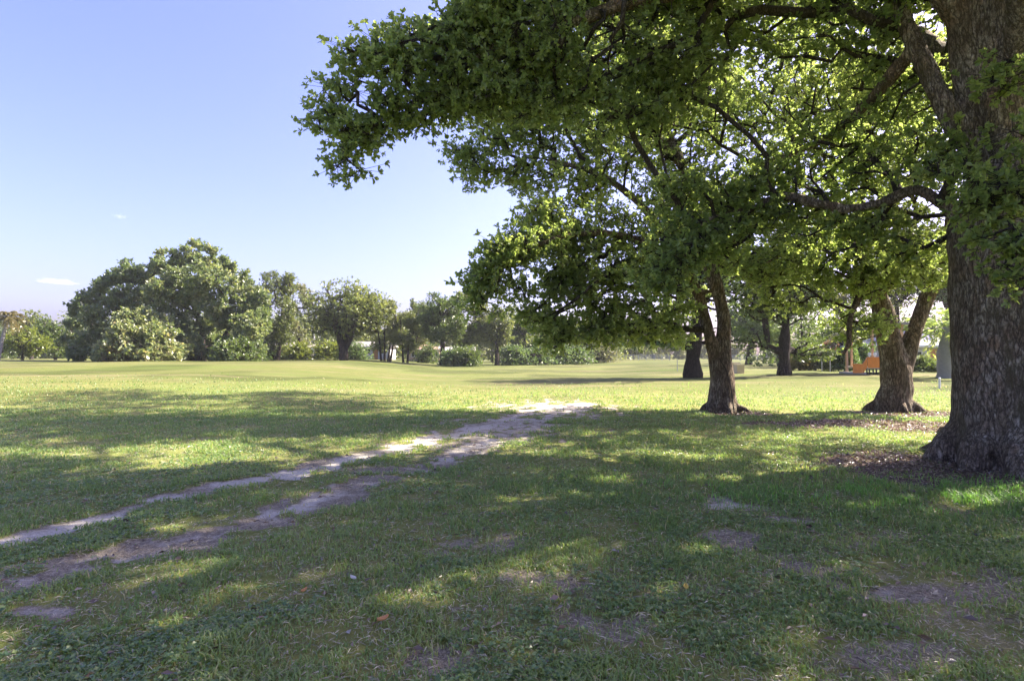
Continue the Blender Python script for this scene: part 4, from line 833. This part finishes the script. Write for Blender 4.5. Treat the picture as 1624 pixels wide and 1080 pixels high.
# ------------------------------------------------------------------ the porch deck
def deck():
    Y = 38.0; x0, z0 = foot_at(1352, Y)[0], gz(foot_at(1375, Y)[0], Y); X = lambda p: (p - 812) / FPX * Y
    root = empty('porch_deck', (X(1400), Y, z0)); tag(root, 'raised porch deck with bright orange board railings and pale posts', 'porch')
    zt = z0 + .50; h = .62
    MB().box(X(1375), X(1448), Y, Y + 2.6, zt - .12, zt).build('platform', M['concrete'], root)
    MB().box(X(1352), X(1374.5), Y + .05, Y + 1.6, z0 + .02, z0 + .14).build('landing', M['concrete'], root)
    def panel(a, b, za0, za1, zb0, zb1, yy, name='railing'):
        mb = MB(); n = max(2, int((b - a) / .12))
        for i in range(n):
            p, q = a + (b - a) * i / n, a + (b - a) * (i + .93) / n; f0, f1 = i / n, (i + .93) / n
            V = [(p, yy, za0 + (zb0 - za0) * f0), (q, yy, za0 + (zb0 - za0) * f1), (q, yy, za1 + (zb1 - za1) * f1), (p, yy, za1 + (zb1 - za1) * f0)]
            V = V + [(v[0], yy + .03, v[2]) for v in V]
            mb.add(V, [(0, 1, 2, 3), (5, 4, 7, 6), (3, 2, 6, 7), (0, 4, 5, 1), (0, 3, 7, 4), (1, 5, 6, 2)])
        V = [(a, yy - .03, za1), (b, yy - .03, zb1), (b, yy + .07, zb1), (a, yy + .07, za1)]; V += [(v[0], v[1], v[2] + .05) for v in V]
        mb.add(V, [(3, 2, 1, 0), (4, 5, 6, 7), (0, 1, 5, 4), (1, 2, 6, 5), (2, 3, 7, 6), (3, 0, 4, 7)])
        return mb.build(name, M['orange_wood'], root)
    panel(X(1352), X(1368), z0 + .10, z0 + .66, z0 + .10, z0 + .66, Y - .02)
    panel(X(1368.3), X(1375), z0 + .08, z0 + .66, z0 + .52, zt + h, Y - .02)
    panel(X(1375.3), X(1399), zt - .06, zt + h, zt - .06, zt + h, Y - .04)
    panel(X(1399.3), X(1448), zt - .06, zt + h, zt - .06, zt + h, Y - .04)
    for p in (1375, 1379, 1385, 1390, 1412, 1430, 1446): MB().box(X(p) - .035, X(p) + .035, Y + .02, Y + .09, z0 - .2, zt - .123).build('support_post', M['black_metal'], root)
    for p, yy in ((1363, 1.4), (1378, 1.9), (1392, .5), (1440, .5)): MB().box(X(p) - .065, X(p) + .065, Y + yy, Y + yy + .14, (zt if p > 1375 else z0 + .14), z0 + 3.35).build('column', M['tan_wood'], root)
    MB().box(X(1358), X(1452), Y + .2, Y + 2.5, z0 + 3.353, z0 + 3.50).build('porch_roof', M['tan_roof'], root)
    for p in (1378.5, 1387):
        b = empty('garden_urn', (X(p), Y - .01, zt + h + .05)); tag(b, ('pale urn standing on the orange railing, nearer the stair rail' if p < 1380 else 'pale urn standing on the orange railing, nearer the thick forked trunk'), 'urn', 'urns on the porch railing')
        zz = zt + h + .05; MB().tube([(X(p), Y - .01, zz), (X(p), Y - .01, zz + .04), (X(p), Y - .01, zz + .10), (X(p), Y - .01, zz + .2), (X(p), Y - .01, zz + .26)], [.06, .035, .09, .11, .07], 12).build('bowl', M['white_paint'], b, True)
        MB().tube([(X(p), Y - .01, zz + .262), (X(p), Y - .01, zz + .30)], [.085, .08], 12).build('rim', M['white_paint'], b, True)
deck()
# ------------------------------------------------------------------ small things on the lawn
def crate(label, px, py, Y, s, hh, rz):
    x = (px - 812) / FPX * Y; z = gz(x, Y); o = empty('utility_box', (x, Y, z), 0); tag(o, label, 'utility box', 'beige utility boxes')
    MB().box(x - s / 2, x + s / 2, Y - s / 2, Y + s / 2, z - .1, z + hh, rz).build('cabinet', M['beige_paint'], o)
    MB().box(x - s / 2 - .03, x + s / 2 + .03, Y - s / 2 - .03, Y + s / 2 + .03, z + hh + .002, z + hh + .07, rz).build('lid', M['beige_paint'], o)
crate('square beige utility box, the nearer and right hand one', 1171, 596, 44, .60, .62, .15)
crate('square beige utility box half hidden behind the nearer one', 1165, 590, 49, .60, .62, .15)
def stake():
    f = foot_at(1489, 27.5); o = empty('marker_stake', f); tag(o, 'short white marker stake in the grass before the grey palm trunk', 'stake')
    MB().tube([(f[0], f[1], f[2] - .1), (f[0], f[1], f[2] + .47)], .045, 12).build('post', M['white_paint'], o, False)
    MB().tube([(f[0], f[1], f[2] + .472), (f[0], f[1], f[2] + .50), (f[0], f[1], f[2] + .52)], [.055, .05, .015], 12).build('cap', M['white_paint'], o, True)
stake()
def slide():
    Y = 92; x, _, z = foot_at(497, Y); o = empty('playground_slide', (x, Y, z)); tag(o, 'small blue playground slide under the far trees', 'slide')
    a = MB(); s = np.linspace(0, 1, 9)
    P = [(x - 1.5 * (1 - t) - .2, Y, z + .18 + 1.35 * t ** 1.3) for t in s]
    for i in range(8):
        p, q = P[i], P[i + 1]
        for y0, y1, up in ((-.28, .28, .0), (-.33, -.28, .16), (.28, .33, .16)):
            V = [(p[0], Y + y0, p[2] - .03), (q[0], Y + y0, q[2] - .03), (q[0], Y + y1, q[2] - .03), (p[0], Y + y1, p[2] - .03), (p[0], Y + y0, p[2] + up), (q[0], Y + y0, q[2] + up), (q[0], Y + y1, q[2] + up), (p[0], Y + y1, p[2] + up)]
            a.add(V, [(3, 2, 1, 0), (4, 5, 6, 7), (0, 1, 5, 4), (1, 2, 6, 5), (2, 3, 7, 6), (3, 0, 4, 7)])
    a.build('chute', M['blue_plastic'], o)
    for sy in (-.3, .3): MB().tube([(x + .6, Y + sy, z - .1), (x - .15, Y + sy, z + 1.95)], .035, 8).build('ladder_rail', M['blue_plastic'], o, True)
    for k in range(4): MB().tube([(x + .5 - .17 * k, Y - .3, z + .25 + .42 * k), (x + .5 - .17 * k, Y + .3, z + .25 + .42 * k)], .025, 8).build('rung', M['blue_plastic'], o, True)
slide()
def fence(label, pxa, pxb, Y, h, mat, n):
    a, b = foot_at(pxa, Y), foot_at(pxb, Y); o = empty('rail_fence', ((a[0] + b[0]) / 2, Y, gz((a[0] + b[0]) / 2, Y))); tag(o, label, 'fence', 'distant fences')
    xs = np.linspace(a[0], b[0], n)
    for x in xs: z = gz(x, Y); MB().box(x - .06, x + .06, Y - .06, Y + .06, z - .2, z + h).build('post', M[mat], o)
    mb = MB()
    for x0, x1 in zip(xs[:-1], xs[1:]):
        for q in (.25, .55, .85): mb.box(x0 + .061, x1 - .061, Y - .02, Y + .02, gz(x0, Y) + h * q, gz(x0, Y) + h * q + .12)
    mb.build('rail', M[mat], o)
fence('long pale rail fence across the gap in the far row', 975, 1062, 135, 1.3, 'grey_metal', 8)
fence('pale rail fence behind the distant trees right of the slender trunk', 1160, 1255, 120, 1.3, 'grey_metal', 8)
def pole(label, px, Y, h):
    f = foot_at(px, Y); o = empty('metal_pole', f); tag(o, label, 'pole', 'thin poles in front of the bushes')
    MB().tube([(f[0], f[1], f[2] - .2), (f[0], f[1], f[2] + h)], .035, 8).build('shaft', M['grey_metal'], o, True); MB().tube([(f[0], f[1], f[2] + h + .002), (f[0], f[1], f[2] + h + .05)], .05, 8).build('cap', M['grey_metal'], o, True)
pole('thin grey pole before the pale rounded bush', 1303, 43, 1.3); pole('taller thin grey pole before the olive bush', 1316, 42, 1.8)
pole('short grey pole left of the oldest leaning trunk', 1074, 52, 1.0)
# surface root by the right pair of trees, and the dry vine on the slender trunk
def root_log():
    P, rr = spline([(8.15, 10.3, -.06), (8.4, 10.8, .03), (8.65, 11.3, .07), (9.0, 11.9, .05), (9.5, 12.6, -.06)], [.05, .08, .10, .09, .05], .1); P = P + (fbm(P * 3, 7, 2)[:, None] - .5) * .10
    o = MB().tube(P, rr * (1 + .12 * np.sin(np.arange(len(rr)))), 12).build('dead_root', M['bark_mid'], None, True); tag(o, 'half buried grey root between the massive trunk and the V trunk', 'root')
root_log()
P, rr = spline([tuple(at(1164, 650, 15.2)), tuple(at(1159, 615, 15.45)), tuple(at(1153, 590, 15.6)), tuple(at(1140, 568, 15.55))], [.014, .012, .012, .010], .1)
tag(MB().tube(P, rr, 6).build('vine', M['twig'], None, True), 'thin dry vine hanging down the slender forked trunk', 'vine')

# ------------------------------------------------------------------ clouds
def cloud(label, px, py, Y, rx, rz, dens, seed):
    c_ = at(px, py, Y); m, nt, nd, lk, bs = new_mat('cloud_%d' % seed); nd.remove(bs)
    tc = N(nt, 'ShaderNodeTexCoord'); ln = N(nt, 'ShaderNodeVectorMath', operation='LENGTH'); lk.new(tc.outputs['Object'], ln.inputs[0])
    mp = N(nt, 'ShaderNodeMapping'); mp.inputs['Location'].default_value = (seed * 3.1, 0, 0); mp.inputs['Scale'].default_value = (1.7, 1.7, .9); lk.new(tc.outputs['Object'], mp.inputs[0])
    nz = noise_(nt, mp.outputs[0], 1.6, 5, .6)
    d = math_(nt, 'SUBTRACT', math_(nt, 'SUBTRACT', math_(nt, 'MULTIPLY', nz, 1.9), .45), ln.outputs['Value'], True)
    pv = N(nt, 'ShaderNodeVolumePrincipled'); pv.inputs['Color'].default_value = (1, 1, 1, 1); pv.inputs['Anisotropy'].default_value = .2
    lk.new(math_(nt, 'MULTIPLY', d, dens), pv.inputs['Density']); lk.new(pv.outputs[0], nd['Material Output'].inputs['Volume'])
    bpy.ops.mesh.primitive_ico_sphere_add(subdivisions=3, radius=1, location=c_); o = bpy.context.object; o.name = 'cloud'; o.scale = (rx, rx, rz); o.data.materials.append(m)
    tag(o, label, 'cloud', 'small clouds')
cloud('small bright white cloud above the left trees', 92, 446, 2500, 125, 24, .022, 1)
cloud('tiny faint cloud high above the domed fig crown', 190, 343, 2600, 50, 22, .010, 2)

#@@GRASS
# ------------------------------------------------------------------ grass
def scatter(n, y0, y1, pw, rng, wide=1.02):
    """points with density falling as 1/Y^pw per unit of Y and even across the view"""
    u = rng.uniform(0, 1, n); e = 1 - pw + 1e-6
    y = (y0 ** e + u * (y1 ** e - y0 ** e)) ** (1 / e); x = rng.uniform(-1, 1, n) * (wide * y + 2.6)
    return np.stack([x, y], 1)
def blades(P, h, wdt, rng, bend=.5, spreaddir=None):
    n = len(P); z = ground_z(P[:, 0], P[:, 1]) - .006; B = np.c_[P, z]
    a = rng.uniform(0, 2 * math.pi, n); d = np.c_[np.cos(a), np.sin(a), np.zeros(n)]; s = np.c_[-np.sin(a), np.cos(a), np.zeros(n)]
    b = (rng.uniform(.15, 1.0, n) * bend)[:, None] * h[:, None]; hh = h[:, None]; w_ = wdt[:, None]; up = np.array((0, 0, 1.0))
    m1 = B + d * b * .35 + up * hh * .62; tp = B + d * b * 1.25 + up * hh * rng.uniform(.7, 1.0, (n, 1))
    V = np.stack([B - s * w_ * .5, B + s * w_ * .5, m1 + s * w_ * .42, m1 - s * w_ * .42, tp], 1).reshape(-1, 3)
    i = np.arange(n)[:, None] * 5
    return V, i + np.array([0, 1, 2, 3]), i + np.array([3, 2, 4])
rng = np.random.default_rng(77)
M['grass'] = leaf_mat('grass', (.090, .155, .054), (.160, .245, .075), (.255, .305, .105), .36, (.40, .34, .21))
bs_ = M['grass'].node_tree.nodes['Principled BSDF']; bs_.inputs['Roughness'].default_value = .55
Pg = np.concatenate([scatter(450000, 1.9, 16, .75, rng), scatter(120000, 13, 34, 1.25, rng)])
bare, sandy, lit, dry = masks(Pg)
keep = rng.uniform(0, 1, len(Pg)) > np.clip(bare * 1.25 + lit * .93, 0, .985)
Pg, bare, lit, dry = Pg[keep], bare[keep], lit[keep], dry[keep]
tuf = fbm(Pg * 2.2, 81, 3); big = fbm(Pg * .5, 82, 2)
k = rng.uniform(0, 1, len(Pg)) < np.clip(.12 + 2.1 * (tuf - .28), .08, 1) * sstep(34, 14, Pg[:, 1]); Pg, tuf, big, bare, dry = Pg[k], tuf[k], big[k], bare[k], dry[k]
Yg = Pg[:, 1]
lush = np.exp(-(((Pg[:, 0] - 5.9) / 2.2) ** 2 + ((Yg - 6.2) / .8) ** 2))
h = .042 * rng.uniform(.5, 1.25, len(Pg)) * (.6 + .9 * tuf) * (1 + Yg / 30) * (1 + 1.1 * lush) * (1 - .4 * bare)
wd = .0055 * rng.uniform(.7, 1.3, len(Pg)) * (1 + Yg / 7)
tint = np.clip(.38 + .5 * (tuf - .5) + .5 * (big - .5) + rng.normal(0, .13, len(Pg)) - .10 * lush + .08 * dry + .18 * bare - .18 * sstep(9, 24, Yg), 0, .92)
tint = np.where(rng.uniform(0, 1, len(Pg)) < .07 + .10 * bare + .05 * dry, rng.uniform(.92, 1, len(Pg)), tint)
V, F4, F3 = blades(Pg, h, wd, rng, 1.1)
g = mesh_np('grass', V, [F4, F3], M['grass'], None, {'tint': ('FACE', np.concatenate([tint, tint]))})
tag(g, 'short patchy green grass blades over the lawn', 'grass', kind='stuff')
M['lush'] = leaf_mat('lush', (.07, .16, .04), (.12, .27, .055), (.20, .38, .09), .42)
Pk = np.array((6.1, 6.35)) + rng.normal(0, 1, (15000, 2)) * (1.9, .42); Pk[:, 1] += .10 * (6.1 - Pk[:, 0])
kk = (fbm(Pk * 2.4, 83, 3) > .45) & (np.hypot(Pk[:, 0] - BX, Pk[:, 1] - BY) > 1.25); Pk = Pk[kk]; n = len(Pk)
V, F4, F3 = blades(Pk, .085 * rng.uniform(.5, 1.3, n), .0075 * rng.uniform(.7, 1.3, n), rng, 1.0); tt = rng.uniform(.1, .9, n)
tag(mesh_np('long_grass', V, [F4, F3], M['lush'], None, {'tint': ('FACE', np.concatenate([tt, tt]))}), 'longer vivid green grass in front of the massive trunk', 'grass', kind='stuff')
# dead blades lying flat between the green ones
Pt = scatter(120000, 1.9, 14, .75, rng); n = len(Pt); a = rng.uniform(0, 6.28, n)
bare, sandy, lit, dry = masks(Pt); kk = rng.uniform(0, 1, n) > sandy * .9; Pt, a = Pt[kk], a[kk]; n = len(Pt)
M['thatch'] = leaf_mat('thatch', (0.132, 0.114, 0.078), (0.300, 0.258, 0.174), (0.504, 0.444, 0.324), .15)
V, F, t = leaves(np.c_[Pt, ground_z(Pt[:, 0], Pt[:, 1]) + rng.uniform(.002, .018, n)], np.c_[np.cos(a), np.sin(a), rng.uniform(-.05, .3, n)], rng.uniform(.025, .06, n) * (1 + Pt[:, 1] / 25), rng, .10, 1.0, True)
tag(mesh_np('dead_grass', V, F, M['thatch'], None, {'tint': ('FACE', t)}), 'dry tan dead blades lying between the green grass', 'dead grass', kind='stuff')
# low clover-like weeds in patches
M['clover'] = leaf_mat('clover', (0.075, 0.138, 0.056), (0.144, 0.225, 0.085), (0.237, 0.300, 0.112), .35)
Pc = scatter(82000, 1.9, 15, .8, rng)
bare, sandy, lit, dry = masks(Pc); cn = fbm(Pc * 1.1, 91, 3) + .3 * (fbm(Pc * 6, 92, 2) - .5)
Pc = Pc[(cn > .53) & (bare < .45) & (lit < .4)]
n = len(Pc); z = ground_z(Pc[:, 0], Pc[:, 1]) + rng.uniform(.006, .032, n); a0 = rng.uniform(0, 6.28, n)
B, D, S_ = [], [], []
for q in range(3):
    a = a0 + q * 2.09; B.append(np.c_[Pc, z]); D.append(np.c_[np.cos(a), np.sin(a), rng.uniform(-.1, .35, n)]); S_.append(rng.uniform(.014, .026, n) * (1 + Pc[:, 1] / 18))
V, F, t = leaves(np.concatenate(B), np.concatenate(D), np.concatenate(S_), rng, .9, 1.4, True)
tag(mesh_np('clover', V, F, M['clover'], None, {'tint': ('FACE', t)}), 'low clover-like weeds in patches among the grass', 'ground cover', kind='stuff')
# dead leaves and bits of bark under the trees
M['litter'] = leaf_mat('litter', (.05, .033, .026), (.12, .08, .055), (.24, .16, .11), .1, (.30, .27, .25))
Pl = []
for x, y, rx, ry in MULCH:
    k = int(1500 * rx * ry / 2); Pl.append(np.array((x, y)) + rng.normal(0, .55, (k, 2)) * (rx, ry))
Pl.append(scatter(2200, 2.5, 15, .6, rng)); Pl = np.concatenate(Pl); n = len(Pl); a = rng.uniform(0, 6.28, n)
V, F, t = leaves(np.c_[Pl, ground_z(Pl[:, 0], Pl[:, 1]) + rng.uniform(.004, .03, n)], np.c_[np.cos(a), np.sin(a), rng.uniform(-.15, .3, n)], rng.uniform(.03, .075, n), rng, .5, 1.2, True)
tag(mesh_np('leaf_litter', V, F, M['litter'], None, {'tint': ('FACE', t)}), 'brown dead leaves and bark bits scattered under the trees', 'leaf litter', kind='stuff')
# single fallen leaves that stand out
M['dry_leaf'] = plain_mat('dry_leaf', (.50, .25, .10), .6, .2, 30); M['pale_leaf'] = plain_mat('pale_leaf', (.62, .58, .50), .6, .1, 30); M['yellow_leaf'] = plain_mat('yellow_leaf', (.60, .42, .08), .6, .15, 30)
for px, py, mt, L, lb in ((607, 996, 'dry_leaf', .075, 'curled orange brown fallen leaf in the foreground grass'), (560, 926, 'pale_leaf', .07, 'pale fallen leaf standing up in the grass'), (1088, 946, 'yellow_leaf', .075, 'yellow fallen leaf lying in the foreground grass'), (482, 946, 'dry_leaf', .06, 'small rusty fallen leaf left of the pale one')):
    p = on_ground(px, py); zz = gz(p[0], p[1]) + .045; ang = px * .7
    i, j = np.meshgrid(np.linspace(0, 1, 7), np.linspace(-1, 1, 5), indexing='ij'); w_ = np.sin(np.pi * np.clip(i, .03, .97)) ** .8 * .24 * L
    lx, ly, lz = (i - .5) * L, j * w_, (j ** 2) * .22 * L + (i - .5) ** 2 * .5 * L
    V = np.stack([p[0] + lx * math.cos(ang) - ly * math.sin(ang), p[1] + lx * math.sin(ang) + ly * math.cos(ang), zz + lz], -1).reshape(-1, 3)
    q, r_ = np.meshgrid(np.arange(6), np.arange(4), indexing='ij'); F = np.stack([q * 5 + r_, q * 5 + r_ + 1, (q + 1) * 5 + r_ + 1, (q + 1) * 5 + r_], -1).reshape(-1, 4)
    o = mesh_np('fallen_leaf', V, F, M[mt], None, None, True); sd = o.modifiers.new('t', 'SOLIDIFY'); sd.thickness = .001
    tag(o, lb, 'leaf', 'fallen leaves')

#@@HAZE
# ------------------------------------------------------------------ faint air
m = bpy.data.materials.new('haze'); m.use_nodes = True; nt = m.node_tree; nt.nodes.remove(nt.nodes['Principled BSDF'])
pv = N(nt, 'ShaderNodeVolumePrincipled'); pv.inputs['Color'].default_value = (.86, .90, .96, 1); pv.inputs['Density'].default_value = .00026; pv.inputs['Anisotropy'].default_value = .3
nt.links.new(pv.outputs[0], nt.nodes['Material Output'].inputs['Volume'])
hz = MB().box(-190, 190, -40, 260, -3, 24).build('haze', m, None); tag(hz, 'faint pale air over the far lawn', 'haze', kind='stuff')
